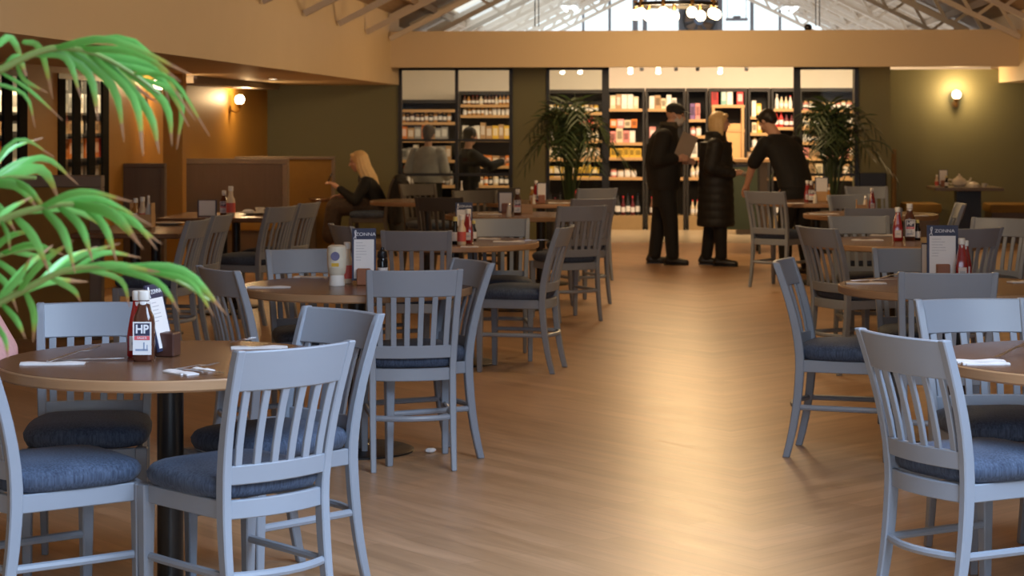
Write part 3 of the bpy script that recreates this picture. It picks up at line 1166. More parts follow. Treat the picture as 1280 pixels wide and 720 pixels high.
MB().box(-.2, .2, -.06, .06, -.03, .02).build('trough', GREYM, t, .01)
MB().box(-.07, .07, -.05, .05, .02, .06).build('gear_box', GREYM, t, .01)
for s in (-.17, .17):
    MB().tube([(s, 0, .02), (s, 0, roof_z(p.x + s) - p.z - .1)], .006, 6).build('rod', GREYM, t)
for px, py, d, lab in ((712, 11, 30.5, 'white twin batten light on the left roof slope'), (987, 12, 30.5, 'white twin batten light on the right roof slope')):
    p = at3(px, py, d)
    sg = 1 if px < 800 else -1
    t = thing('batten_light', lab, 'lamp', p)
    MB().box(-.13, .13, -.5, .5, .02, .06).build('body', PLASTIC, t)
    for s in (-.07, .07):
        MB().tube([(s, -.48, 0), (s, .48, 0)], .022, 10).build('tube', mat('lit_tube', (1, 1, 1), .4, emit=(.85, .93, 1), strength=4), t)
    MB().tube([(0, 0, .06), (0, 0, roof_z(p.x) - p.z)], .008, 6).build('rod', PLASTIC, t)
    t.rotation_euler = (0, 0, 0)
for px, d, lab in ((671, 23.6, 'left'), (1022, 23.6, 'right')):
    p = at(px, d)
    t = thing('hanging_cable', 'thin pair of dark hanging cables from the roof, %s of the chandelier' % lab, 'cable', (p.x, p.y, HT))
    for s in (-.022, .022):
        MB().tube([(s, 0, .0), (s, 0, roof_z(p.x + s) - HT)], .006, 6).build('cable', BLACKM, t)
t = tag(MB().ellip((0, 0, 0), (.05, .05, .045), 12, 8).build('alarm_sounder', BLACKM), 'small black device on top of the cream beam', 'device')
p = at3(1010, 33, 24.7)
t.location = (p.x, p.y, HT + .04)

# ================================================================== the shop
SHY = 28.35                     # front edge of the back shelves


def shelf_unit(label, px0, px1, levels, ztop=2.0, depth=.42, y=SHY, plinth=True, frame=DARK, board=SHELFW):
    x0, x1 = onY(px0, y) + .004, onY(px1, y) - .004
    t = thing('shelf_unit', label, 'shelving', (0, 0, 0))
    MB().box(x0, x1, y + depth - .03, y + depth, 0, ztop).build('back_panel', frame, t)
    for a in (x0, x1 - .03):
        MB().box(a, a + .03, y, y + depth - .03, 0, ztop).build('upright', frame, t)
    MB().box(x0 + .03, x1 - .03, y - .0, y + depth - .03, ztop - .05, ztop).build('top_panel', frame, t)
    for z in levels:
        MB().box(x0 + .03, x1 - .03, y - .03, y + depth - .03, z - .04, z).build('shelf', board, t)
    if plinth:
        MB().box(x0 + .03, x1 - .03, y - .06, y + depth - .03, 0, .20).build('plinth', mat('tan_plinth', (.34, .23, .11), .5), t)
    return x0 + .03, x1 - .03, y


PROD = {}
ORD = ['first', 'second', 'third', 'fourth', 'fifth', 'sixth', 'seventh', 'eighth', 'ninth', 'tenth', 'eleventh', 'twelfth', 'thirteenth', 'fourteenth', 'fifteenth', 'sixteenth', 'seventeenth', 'eighteenth', 'nineteenth', 'twentieth', 'twenty-first', 'twenty-second', 'twenty-third', 'twenty-fourth', 'twenty-fifth']


def prod_mesh(kind, col, w, h):
    key = (kind, col, round(w, 2), round(h, 2))
    if key in PROD:
        return PROD[key]
    c = colmat(col)
    mb = MB()
    if kind == 'box':
        mb.box(-w / 2, w / 2, 0, .12, 0, h, 0).box(-w * .36, w * .36, -.002, .0, h * .25, h * .8, 1)
        ms = [c, colmat(tuple(min(1, .45 + x * .5) for x in col)) if rnd.random() < .6 else colmat(tuple(x * .4 for x in col))]
    elif kind == 'bottle':
        mb.lathe([(w * .42, 0), (w * .5, .01), (w * .5, h * .52), (w * .2, h * .72), (w * .17, h * .9)], 10, (0, .05, 0), 0)
        mb.lathe([(w * .2, h * .9), (w * .2, h)], 8, (0, .05, 0), 1)
        mb.lathe([(w * .515, h * .16), (w * .515, h * .42)], 10, (0, .05, 0), 2)
        ms = [c, REDP if rnd.random() < .4 else DARKB, WHITE]
    else:
        mb.lathe([(w * .45, 0), (w * .5, .01), (w * .5, h * .78), (w * .4, h * .84)], 10, (0, .05, 0), 0)
        mb.lathe([(w * .44, h * .82), (w * .44, h)], 10, (0, .05, 0), 1)
        mb.lathe([(w * .515, h * .2), (w * .515, h * .6)], 10, (0, .05, 0), 2)
        ms = [c, BRASS, WHITE]
    PROD[key] = mb.mesh(kind, ms, 0, 40)
    return PROD[key]


CN = {'red': (.60, .03, .03), 'pink': (.75, .28, .26), 'orange': (.75, .22, .03), 'yellow': (.75, .48, .05), 'cream': (.75, .62, .42), 'white': (.8, .76, .7), 'teal': (.22, .45, .40),
      'dark': (.02, .02, .025), 'brown': (.14, .06, .03), 'green': (.12, .22, .07), 'purple': (.22, .12, .30), 'tan': (.45, .28, .14), 'wine': (.12, .01, .02), 'grey': (.3, .3, .3), 'amber': (.5, .24, .05), 'blue': (.08, .13, .3)}
_used = set()


def stock(bay, span, z, row, cols, kind, w, h, gap=.012, jit=.12, skip=0.0):
    x0, x1, y = span
    x = x0 + .02
    k = 0
    place = bay.replace('the shop bay ', '')
    place = place if place.split()[0] in ('behind', 'left', 'between', 'above', 'right') else 'of ' + place
    w0, h0 = w * .84, h
    gap = .007
    while x + w0 * 1.15 < x1 - .01:
        w = w0 * rnd.uniform(.82, 1.15)
        h = h0 * (rnd.uniform(.8, 1.12) if kind == 'box' else rnd.choice((.88, 1, 1.08)))
        c = cols[k % len(cols)] if jit == 0 else rnd.choice(cols)
        k += 1
        if rnd.random() >= skip:
            o = put({'box': 'product_box', 'bottle': 'glass_bottle', 'jar': 'glass_jar'}[kind], prod_mesh(kind, CN[c], w, h), None, (x + w / 2, y + .02, z + .0005))
            noun = {'box': 'box', 'bottle': 'bottle', 'jar': 'jar'}[kind]
            n_ = ORD[k - 1]
            tag(o, '%s %s, %s along the %s %s' % (c, noun, n_, row, place), noun, '%s stock on the %s %s' % (noun, row, place))
        x += w + gap


B = 'the shop bay behind the left window pane'
s = shelf_unit('shelving behind the left pane of the left shop window', 497, 572, (.62, .98, 1.27, 1.52, 1.70), 1.84)
stock(B, s, 1.52, 'second shelf', ['amber', 'dark', 'brown'], 'jar', .07, .13)
stock(B, s, 1.27, 'third shelf', ['yellow', 'orange', 'orange', 'tan', 'red', 'grey'], 'box', .10, .20)
stock(B, s, .98, 'fourth shelf', ['white', 'grey', 'tan'], 'box', .09, .20)
stock(B, s, .62, 'fifth shelf', ['grey', 'white', 'brown'], 'bottle', .07, .25)
stock(B, s, .20, 'plinth', ['grey', 'cream', 'dark'], 'box', .12, .24)
B = 'the shop bay behind the right window pane'
s = shelf_unit('shelving behind the right pane of the left shop window', 573, 648, (.62, .90, 1.28, 1.62, 1.77), 1.96)
stock(B, s, 1.77, 'top shelf', ['cream', 'amber', 'brown'], 'bottle', .06, .15)
stock(B, s, 1.62, 'second shelf', ['amber', 'tan', 'white'], 'jar', .065, .11)
stock(B, s, 1.28, 'third shelf', ['yellow', 'white', 'pink', 'tan', 'brown'], 'box', .10, .21)
stock(B, s, .90, 'fourth shelf', ['tan', 'orange', 'brown'], 'box', .11, .15)
stock(B, s, .62, 'fifth shelf', ['orange', 'cream', 'dark'], 'jar', .08, .14)
stock(B, s, .20, 'plinth', ['wine', 'dark'], 'bottle', .075, .30)
B = 'the shop bay behind the left planter palm'
s = shelf_unit('shelving behind the left planter palm', 649, 757, (.74, 1.0, 1.26, 1.50, 1.66), 1.98)
stock(B, s, 1.66, 'top shelf', ['cream', 'tan', 'yellow'], 'jar', .075, .12)
stock(B, s, 1.50, 'second shelf', ['red', 'tan', 'cream', 'pink'], 'box', .085, .12)
stock(B, s, 1.26, 'third shelf', ['white', 'grey', 'cream'], 'bottle', .07, .19)
stock(B, s, 1.0, 'fourth shelf', ['tan', 'cream', 'brown'], 'box', .10, .17)
stock(B, s, .74, 'fifth shelf', ['orange', 'yellow', 'cream'], 'box', .12, .16)
stock(B, s, .20, 'plinth', ['dark', 'wine'], 'bottle', .08, .32)
B = 'the shop bay left of the man in the cap'
s = shelf_unit('tall shop shelving left of the man in the cap', 758, 806, (.74, 1.02, 1.23, 1.71), 2.0)
stock(B, s, 1.71, 'top shelf', ['cream', 'white', 'cream', 'tan'], 'box', .085, .19)
stock(B, s, 1.44, 'upper row', ['orange', 'pink', 'cream'], 'box', .11, .13, jit=0)
stock(B, s, 1.23, 'second shelf', ['white', 'pink', 'cream'], 'box', .105, .19)
stock(B, s, 1.02, 'third shelf', ['yellow', 'green', 'yellow'], 'box', .10, .15)
stock(B, s, .74, 'fourth shelf', ['white', 'cream', 'pink'], 'jar', .10, .12)
stock(B, s, .20, 'plinth', ['dark', 'wine', 'dark'], 'bottle', .085, .31)
B = 'the shop bay behind the man in the cap'
s = shelf_unit('tall shop shelving behind the man in the cap', 807, 857, (.74, 1.02, 1.23, 1.71), 2.0)
stock(B, s, 1.71, 'top shelf', ['cream', 'white', 'tan'], 'box', .09, .18)
stock(B, s, 1.23, 'second shelf', ['white', 'pink', 'cream', 'dark'], 'box', .11, .23)
stock(B, s, .20, 'plinth', ['dark', 'wine', 'brown'], 'bottle', .085, .30)
B = 'the shop bay between the man and the woman'
s = shelf_unit('shop shelving between the man and the woman', 858, 885, (.74, 1.02, 1.33, 1.56), 2.0)
stock(B, s, 1.56, 'top shelf', ['red', 'pink', 'yellow', 'purple'], 'box', .085, .24)
stock(B, s, 1.33, 'second shelf', ['pink', 'white', 'red'], 'jar', .09, .13)
stock(B, s, 1.02, 'third shelf', ['cream', 'white'], 'box', .11, .20)
stock(B, s, .74, 'fourth shelf', ['cream', 'white'], 'bottle', .09, .22)
stock(B, s, .20, 'plinth', ['red', 'wine', 'cream'], 'bottle', .07, .22)
B = 'the wooden cubby'
s = shelf_unit('light wood cubby with a dark opening above the blond woman', 886, 934, (.80, 1.02, 1.42, 1.76), 2.0, board=SHELFW)
x0, x1, y = s
cub = COL.objects[len(COL.objects) - 1]
while cub.parent:
    cub = cub.parent
(MB().box(x0 + .01, x0 + .05, y - .05, y + .3, .80, 1.72).box(x1 - .05, x1 - .01, y - .05, y + .3, .80, 1.72).box(x0 + .01, x1 - .01, y - .05, y + .3, 1.72, 1.765).build('cubby_frame', SHELFW, cub, .004))
MB().box(x0 + .055, x1 - .055, y - .02, y + .0, 1.0, 1.50).build('wood_board', mat('blond_board', (.68, .40, .17), .5), cub)
stock('the cubby', (x0 - .015, x0 + .125, y), 1.766, 'left top', ['red'], 'box', .10, .21)
stock('the cubby', (x0 + .12, x1 - .11, y), 1.766, 'top', ['teal', 'white', 'teal'], 'box', .09, .20, jit=0)
stock('the cubby', (x1 - .13, x1 + .02, y), 1.766, 'right top', ['red'], 'box', .10, .22)
B = 'the shop bay above the waiter'
s = shelf_unit('shop shelving just left of the waiter and above', 935, 963, (.74, 1.0, 1.16, 1.37, 1.60), 2.0)
stock(B, s, 1.60, 'top shelf', ['yellow', 'cream', 'purple', 'white'], 'box', .08, .20)
stock(B, s, 1.37, 'second shelf', ['yellow', 'cream'], 'box', .085, .16)
stock(B, s, 1.16, 'third shelf', ['pink', 'cream', 'white'], 'jar', .085, .14)
stock(B, s, 1.0, 'fourth shelf', ['white', 'pink'], 'jar', .085, .13)
stock(B, s, .74, 'fifth shelf', ['red', 'tan', 'pink'], 'bottle', .07, .20)
stock(B, s, .20, 'plinth', ['dark', 'wine'], 'bottle', .08, .28)
B = 'the wine bay right of the waiter'
s = shelf_unit('dark wine shelving by the right end of the shop opening', 964, 998, (.74, 1.02, 1.45, 1.71), 2.0)
stock(B, s, 1.71, 'top shelf', ['cream', 'white'], 'bottle', .075, .21)
stock(B, s, 1.45, 'second shelf', ['wine', 'dark', 'red'], 'bottle', .075, .22)
stock(B, s, 1.02, 'third shelf', ['dark', 'wine'], 'bottle', .075, .26)
stock(B, s, .20, 'plinth', ['dark', 'wine'], 'bottle', .08, .28)
B = 'the shop bay behind the right planter palm'
s = shelf_unit('shelving behind the right planter palm', 999, 1090, (.74, 1.02, 1.24, 1.45, 1.69), 2.0)
stock(B, s, 1.69, 'top shelf', ['cream', 'pink', 'white'], 'jar', .085, .12)
stock(B, s, 1.45, 'second shelf', ['cream', 'dark', 'white', 'tan'], 'bottle', .07, .19)
stock(B, s, 1.24, 'third shelf', ['white', 'tan', 'dark'], 'bottle', .07, .17)
stock(B, s, 1.02, 'fourth shelf', ['pink', 'tan', 'white'], 'box', .09, .14)
stock(B, s, .74, 'fifth shelf', ['cream', 'dark', 'tan'], 'box', .10, .2)

# counter with a wooden top behind the woman and the waiter
x0, x1 = onY(918, 27.3), onY(962, 27.3)
t = thing('shop_counter', 'wooden display counter between the blond woman and the waiter', 'counter', (0, 0, 0))
MB().box(x0, x1, 27.2, 27.6, .98, 1.03).build('counter_top', SHELFW, t, .006)
MB().box(x0 + .03, x1 - .03, 27.22, 27.58, 0, .98).build('cabinet', mat('dark_wood_counter', (.06, .04, .03), .5), t)
stock('the shop counter', (x0 + .15, x1, 27.2), 1.03, 'top', ['tan', 'brown'], 'box', .12, .09)

# stock behind the openings of the mustard wall
t = thing('shelf_unit', 'dark shelves seen through the openings in the mustard wall', 'shelving', (0, 0, 0))
xb = XLW - .60
sa, sb = onX(20, XLW), yb1 + 3.2
for z in (.95, 1.18, 1.42, 1.62):
    MB().box(xb - .13, xb + .13, sa, sb, z - .025, z).build('shelf', DARK, t)
MB().box(xb - .15, xb - .13, sa, sb, 0, 1.95).build('back_panel', DARK, t)
for z, cs, h, nm in ((.95, ['white', 'grey', 'dark'], .15, 'lowest'), (1.18, ['red', 'orange', 'red', 'white'], .19, 'second'), (1.42, ['cream', 'tan', 'dark'], .12, 'third'), (1.62, ['white', 'cream', 'grey'], .18, 'top')):
    y = sa + .02
    k = 0
    while y + .2 < sb:
        c = rnd.choice(cs)
        o = put('product_box', prod_mesh('box', CN[c], .17, h), None, (xb + .1, y + .09, z + .0005), R(90))
        tag(o, '%s box %s from the near end on the %s shelf behind the wall openings' % (c, ORD[k], nm), 'box', 'boxes behind the wall openings')
        y += .30 if k % 3 else .24
        k += 1
lamp('store_light', 'AREA', (XLW - .32, (yb0 + yb1) / 2 + 1.6, 1.97), 50, WARM2, .2, (0, R(35), 0), 4.5)
lamp('store_light', 'AREA', (XLW - .32, ya1 + .6, 1.97), 20, WARM2, .2, (0, R(35), 0), 1.2)

# ---- A-board and black wall board
p = at(925, 23.4)
t = thing('pavement_board', 'dark green A-board on black legs between the woman and the waiter', 'sign', (p.x, p.y, 0), -YAW * 0)
for s, nm in ((-1, 'front_board'), (1, 'rear_board')):
    y0, y1 = s * .26, s * .03
    xw = .20
    MB().add([(-xw, y0 * .75, .28), (xw, y0 * .75, .28), (xw, y1, 1.0), (-xw, y1, 1.0), (-xw, y0 * .75 + .02 * s, .28), (xw, y0 * .75 + .02 * s, .28), (xw, y1 + .02 * s, 1.0), (-xw, y1 + .02 * s, 1.0)],
             [(0, 1, 2, 3), (7, 6, 5, 4), (0, 4, 5, 1), (1, 5, 6, 2), (2, 6, 7, 3), (3, 7, 4, 0)]).build(nm, mat('dark_green_board', (.05, .075, .05), .6), t)
    for q in (-1, 1):
        MB().bar((q * (xw + .012), y0 * 1.1, 0), (q * (xw + .012), y1, 1.02), .028, .035).build('leg', BLACKM, t)
    MB().bar((-xw, y1, 1.01), (xw, y1, 1.01), .03, .04).build('top_bar', BLACKM, t)
x0, x1 = onY(1074, YF), onY(1107, YF)
tag(MB().box(x0, x1, YF - .03, YF - .002, zY(237, 1090, YF), zY(216, 1090, YF)).build('wall_board', BLACK, None, .004), 'black board fixed low on the green pier', 'board')

# ================================================================== things on the tables
def text_part(s, size, m, parent, loc, wrap=None, name='lettering', rx=0, thick=.0006, bold=0.0):
    o = put(name, text_mesh(s, size, m, wrap, thick, bold), parent, loc)
    if rx:
        o.rotation_euler = (rx, 0, 0)
    return o


def bottle(kind, label, p, h=None, rz=0, cat='bottle'):
    t = thing({'ketchup': 'ketchup_bottle', 'brown': 'brown_sauce_bottle', 'mayo': 'mayonnaise_bottle', 'mustard': 'mustard_bottle', 'vinegar': 'vinegar_bottle', 'pepper': 'pepper_grinder', 'salt': 'salt_shaker', 'water': 'water_bottle', 'relish': 'relish_bottle'}[kind], label, cat, p, rz)
    if kind == 'brown':
        H = h or .215
        k = H / .215
        MB().lathe([(.028 * k, 0), (.032 * k, .006 * k), (.032 * k, .115 * k), (.029 * k, .135 * k), (.019 * k, .158 * k), (.0155 * k, .178 * k), (.0155 * k, .186 * k)], 24, sq=4).build('body', BROWNS, t)
        MB().lathe([(.0165 * k, .160 * k), (.0165 * k, .183 * k)], 20, sq=3).build('neck_label', WHITE, t)
        MB().lathe([(.0165 * k, .186 * k), (.0175 * k, .188 * k), (.0175 * k, .213 * k), (.0155 * k, .215 * k)], 20, sq=3).build('cap', PLASTIC, t)
        w = .028 * k
        yl = -.0325 * k
        lb = MB().box(-w, w, yl - .0006, yl + .004, .022 * k, .122 * k).build('label', WHITE, t)
        MB().box(-w * .84, w * .84, yl - .0012, yl - .0006, .080 * k, .118 * k).build('label_panel', NAVY, lb)
        MB().box(-w * .84, w * .84, yl - .0012, yl - .0006, .067 * k, .079 * k).build('label_band', colmat((.72, .12, .14), 'pink_red_print'), lb)
        text_part('HP', .036 * k, LETTER, lb, (0, yl - .0018, .099 * k), bold=.0011 * k).scale.x = .9
        text_part('SAUCE', .0095 * k, LETTER, lb, (0, yl - .0016, .073 * k))
        # little river-front building drawn under the band
        MB().box(-.020 * k, .018 * k, yl - .0011, yl - .0006, .034 * k, .040 * k).box(.004 * k, .008 * k, yl - .0011, yl - .0006, .034 * k, .060 * k).box(.014 * k, .017 * k, yl - .0011, yl - .0006, .034 * k, .052 * k).build('label_drawing', colmat((.30, .36, .50), 'blue_grey_print'), lb)
    elif kind == 'ketchup':
        H = h or .21
        k = H / .21
        MB().lathe([(.027 * k, 0), (.031 * k, .006 * k), (.031 * k, .075 * k), (.024 * k, .12 * k), (.015 * k, .165 * k), (.0135 * k, .18 * k)], 20, sq=6).build('body', KETCH, t)
        MB().lathe([(.016 * k, .18 * k), (.017 * k, .183 * k), (.017 * k, .207 * k), (.015 * k, .21 * k)], 18).build('cap', PLASTIC, t)
        lb = MB().box(-.02 * k, .02 * k, -.0325 * k, -.028 * k, .022 * k, .068 * k).build('label', colmat((.70, .62, .60), 'pale_label'), t)
        MB().box(-.013 * k, .013 * k, -.0332 * k, -.0325 * k, .04 * k, .05 * k).build('label_band', GREYTXT, lb)
        MB().lathe([(.0162 * k, .150 * k), (.0150 * k, .176 * k)], 18).build('neck_label', colmat((.70, .62, .60), 'pale_label'), t)
    elif kind == 'mayo':
        H = h or .19
        k = H / .19
        MB().lathe([(.034 * k, .05 * k), (.041 * k, .06 * k), (.045 * k, .10 * k), (.046 * k, .16 * k), (.042 * k, .182 * k), (.03 * k, .19 * k)], 24).build('body', mat('cream_squeeze_bottle', (.74, .68, .55), .3), t)
        MB().lathe([(.036 * k, 0), (.038 * k, .004 * k), (.034 * k, .05 * k)], 24).build('cap', PLASTIC, t)
        lb = MB().rings([[(.0466 * k * math.sin(a), -.0466 * k * math.cos(a), z * k) for z in (.085, .175)] + [(.0455 * k * math.sin(a), -.0455 * k * math.cos(a), z * k) for z in (.175, .085)] for a in [-.8 + .16 * i for i in range(11)]]).build('label', colmat((.70, .66, .55), 'cream_label'), t)
        MB().lathe([(.0001, -.001), (.021 * k, -.001), (.021 * k, .0004), (.0001, .0004)], 18).build('label_roundel', colmat((.16, .16, .30), 'indigo_print'), lb).matrix_local = Matrix.Translation((0, -.0468 * k, .140 * k)) @ Matrix.Rotation(R(90), 4, 'X')
        MB().box(-.017 * k, .017 * k, -.0475 * k, -.0455 * k, .092 * k, .108 * k).build('label_band', colmat((.72, .45, .05), 'yellow_print'), lb)
    elif kind in ('mustard', 'relish', 'vinegar'):
        H = h or .17
        k = H / .17
        body = {'mustard': AMBER, 'relish': mat('cream_relish', (.72, .58, .42), .3), 'vinegar': DARKB}[kind]
        MB().lathe([(.022 * k, 0), (.025 * k, .005 * k), (.025 * k, .09 * k), (.014 * k, .115 * k), (.012 * k, .145 * k)], 20).build('body', body, t)
        MB().lathe([(.0145 * k, .143 * k), (.0145 * k, .168 * k), (.012 * k, .17 * k)], 16).build('cap', PLASTIC if kind != 'vinegar' else colmat((.7, .6, .2), 'pale_yellow_cap'), t)
        MB().lathe([(.0256 * k, .02 * k), (.0256 * k, .075 * k)], 20).build('label', WHITE if kind != 'relish' else colmat((.62, .1, .08), 'red_label'), t)
    elif kind == 'pepper':
        H = h or .17
        k = H / .17
        MB().lathe([(.026 * k, 0), (.027 * k, .004 * k), (.024 * k, .05 * k), (.026 * k, .10 * k), (.022 * k, .115 * k)], 20).build('body', DARKB, t)
        MB().lathe([(.022 * k, .116 * k), (.026 * k, .125 * k), (.022 * k, .15 * k), (.01 * k, .158 * k), (.008 * k, .17 * k)], 20).build('grinder_head', BLACKM, t)
        MB().lathe([(.0265 * k, .01 * k), (.0265 * k, .07 * k)], 20).build('label', WHITE, t)
    elif kind == 'salt':
        H = h or .11
        k = H / .11
        MB().lathe([(.022 * k, 0), (.023 * k, .003 * k), (.016 * k, .06 * k), (.011 * k, .085 * k)], 18).build('body', CERAM, t)
        MB().lathe([(.0115 * k, .085 * k), (.012 * k, .10 * k), (.004 * k, .11 * k)], 14).build('cap', STEEL, t)
    else:
        H = h or .26
        k = H / .26
        MB().lathe([(.03 * k, 0), (.034 * k, .006 * k), (.033 * k, .10 * k), (.012 * k, .19 * k), (.010 * k, .24 * k)], 18).build('body', CERAM, t)
        MB().lathe([(.011 * k, .238 * k), (.011 * k, .26 * k)], 12).build('cap', PLASTIC, t)
    return t


def menu_stand(label, p, rz, w=.135, h=.215, tilt=0.0, writing=True, block=True, z0=.02, head=True, holder=None):
    t = thing('menu_stand', label, 'menu', p, rz)
    if block:
        MB().box(-.032, .032, -.035, .03, 0, .078).build('wooden_block', holder or HOLDER, t, .004)
    b = MB().box(-w / 2, w / 2, -.003, .003, z0, z0 + h).build('menu_card', NAVY, t)
    b.rotation_euler = (tilt, 0, 0)
    sh = MB().box(-w * .42, w * .42, -.0042, -.003, z0 + .01, z0 + h * (.79 if head else .96)).build('menu_sheet', WHITE, b)
    if head:
        o = text_part('ZONNA', h * .092, LETTER, b, (w * .07, -.0046, z0 + h * .885))
        o.scale.x = 1.15
        MB().tube(bez([(-w * .43, -.0042, z0 + h * .80), (-w * .36, -.0045, z0 + h * .86), (-w * .33, -.0045, z0 + h * .96), (-w * .38, -.0045, z0 + h * .93), (-w * .33, -.0045, z0 + h * .80)], 14), .0018, 6).build('lettering_swash', LETTER, b)
    if writing:
        r2 = random.Random(3)
        z = z0 + h * .72
        while z > z0 + .09:
            L = w * r2.uniform(.2, .6)
            MB().box(-w * .34, -w * .34 + L, -.0046, -.0042, z, z + .0022).build('text_line', GREYTXT, b)
            z -= h * .055
    return t


def napkin(label, p, rz, L=.20, w=.055, grp=None):
    t = thing('paper_napkin', label, 'napkin', p, rz)
    n = 8
    rs = []
    for i in range(n + 1):
        x = -L / 2 + L * i / n
        zz = .006 + .0015 * math.sin(i * 1.3)
        rs.append([(x, -w / 2, 0), (x, w / 2, 0), (x, w / 2, zz * .7), (x, 0, zz * 1.25), (x, -w / 2, zz * .8)])
    MB().rings(rs).build('folded_layer', NAPKIN, t)
    MB().box(-L / 2 + .01, L / 2 - .02, -w / 2 - .008, -w / 2 + .02, 0, .004).build('lower_fold', NAPKIN, t)
    return t


def knife(label, p, rz, z=.0):
    t = thing('table_knife', label, 'knife', (p[0], p[1], p[2] + z), rz)
    MB().rings([[(x, -a, zz), (x, a, zz), (x, a, zz + .003), (x, -a, zz + .003)] for x, a, zz in ((-.11, .006, 0), (-.10, .009, 0), (-.02, .006, .003), (0, .006, .004))]).build('handle', STEEL, t)
    MB().rings([[(x, -a, zz), (x, a, zz), (x, a, zz + .0015), (x, -a, zz + .0015)] for x, a, zz in ((0, .007, .004), (.05, .01, .005), (.09, .009, .006), (.11, .003, .006))]).build('blade', STEEL, t)
    return t


def fork(label, p, rz, z=.0):
    t = thing('table_fork', label, 'fork', (p[0], p[1], p[2] + z), rz)
    if z:
        t.rotation_euler = (0, -R(8), rz)
        t.location.z += .012
    MB().rings([[(x, -a, zz), (x, a, zz), (x, a, zz + .0025), (x, -a, zz + .0025)] for x, a, zz in ((-.10, .009, 0), (-.05, .006, .002), (.02, .004, .006), (.045, .012, .003), (.06, .013, .003))]).build('handle', STEEL, t)
    for k in range(4):
        y = -.0105 + .007 * k
        MB().bar((.06, y, .0042), (.10, y, .008), .003, .002).build('tine', STEEL, t)
    return t


ZT = TZ + .0016


def on(px, py, z=ZT):               # a spot on a table top: the bearing and where the top plane lies
    return at(px, (EYE - z) * F / (py - HY), z)


# ---- near left table
bottle('brown', 'brown sauce bottle with white cap and navy label nearest on the left table', on(180, 451), .226, YAW)
bottle('ketchup', 'red ketchup bottle half hidden behind the brown sauce bottle', on(172, 445.5), .215, YAW)
menu_stand('menu card seen nearly edge on in a dark block beside the brown sauce bottle', on(209, 445), heading(-.97, .22), .13, .22, R(-13), True, True, holder=mat('dark_brown_block', (.06, .022, .015), .4))
q = on(66, 455)
napkin('folded napkin with knife at the left side of the near left table', q, YAW + R(6), .20, .05)
fork('fork lying half out of the napkin on the near left table', on(93, 451), R(52), .008)
knife('knife lying flat behind the napkin on the near left table', on(112, 450.5), R(8))
napkin('folded napkin right of the brown sauce bottle', on(226, 466.5), R(-42), .13, .045)
napkin('small napkin fold lying with cutlery near the table edge by the black pedestal', on(254, 463), R(-38), .08, .03)
fork('fork between the two napkins right of the brown sauce bottle', on(244, 466), R(-36), .004)
knife('knife between the two napkins right of the brown sauce bottle', on(250, 466.5), R(-38), .004)
napkin('folded napkin showing just above the nearest left chair back', on(324, 435), R(14), .19, .05)
fork('dark fork handle on the napkin just above the nearest left chair back', on(303, 434), R(-58), .008)

# ---- second left table
bottle('mayo', 'white mayonnaise squeeze bottle with round dark badge', on(421, 357), .19, 0)
bottle('relish', 'cream sauce bottle with red label right of the mayonnaise', on(434, 354), .195, 0)
menu_stand('white menu card with navy header in a reddish wooden block on the second left table', on(455, 356), YAW, .112, .245, 0)
bottle('pepper', 'black grinder with white label beside the menu in its wooden block', on(478, 352), .165)
napkin('folded napkin at the left rim of the second left table', on(336, 359.5), R(6), .20, .05)
napkin('folded napkin at the back of the second left table', on(388, 347), R(-10), .16, .05)
fork('fork at the back of the second left table left of the mayonnaise', on(398, 348.5), R(-20), .006)

# ---- third left table
bottle('vinegar', 'dark vinegar bottle leftmost on the third left table', on(569, 305), .17)
bottle('relish', 'cream bottle between the vinegar and ketchup on the third left table', on(577, 306), .185)
bottle('ketchup', 'red ketchup bottle on the third left table', on(585, 304), .215)
bottle('vinegar', 'short dark bottle right of the ketchup on the third left table', on(592, 301), .13)
menu_stand('menu card behind the sauce bottles of the third left table', on(580, 299.5), YAW, .11, .22, 0, False)
napkin('napkin at the front of the third left table below the ketchup', on(587, 309), R(4), .11, .05)
napkin('crumpled napkin in the middle of the third left table', on(612, 299), R(-12), .14, .05)
napkin('long folded napkin at the right rim of the third left table', on(636, 302.5), R(3), .20, .05)
knife('knife pointing right at the right rim of the third left table', on(664, 301), R(0))

# ---- fourth and fifth left tables, window table
p0 = on(655, 271)


def caddy(label, p, rz=0, s=1.0):
    t = thing('condiment_caddy', label, 'caddy', p, rz)
    MB().box(-.06 * s, .06 * s, -.045 * s, .045 * s, 0, .008).build('base', SHELFW, t)
    for q in (-1, 1):
        MB().box(-.06 * s, .06 * s, q * .042 * s - .003, q * .042 * s + .003, .008, .07 * s).build('side_board', SHELFW, t)
        MB().box(q * .057 * s - .003, q * .057 * s + .003, -.038 * s, .038 * s, .008, .13 * s).build('end_board', SHELFW, t)
    return t


menu_stand('pale menu card on the fourth left table', on(632, 265.5), YAW, .12, .17, 0, False, True, .0, False)
bottle('brown', 'dark sauce bottle beside the wooden caddy on the fourth left table', on(647, 268.5), .21)
caddy('wooden caddy on the fourth left table', on(656, 266), .2, 1.0)
bottle('salt', 'white salt shaker at the front of the fourth left table', on(636, 271), .11)
napkin('napkin at the left of the fourth left table', on(612, 268), 0, .2, .05)
bottle('ketchup', 'red ketchup bottle on the table before the left planter palm', on(670, 252), .20)
bottle('mustard', 'yellow mustard bottle on the table before the left planter palm', on(665, 253.5), .15)
menu_stand('pink-lit menu card in a red block on the table before the left planter palm', on(677, 254), YAW, .09, .17, 0, False, True, .02, False)
bottle('salt', 'white shaker in front of the mustard before the left planter palm', on(667, 255), .09)
napkin('napkin on the table before the left planter palm', on(700, 254), .05, .22, .05)
bottle('water', 'white pointed bottle on the table by the left shop window', on(577, 252.5), .20)
napkin('napkin on the table by the left shop window', on(552, 256), .05, .22, .06)

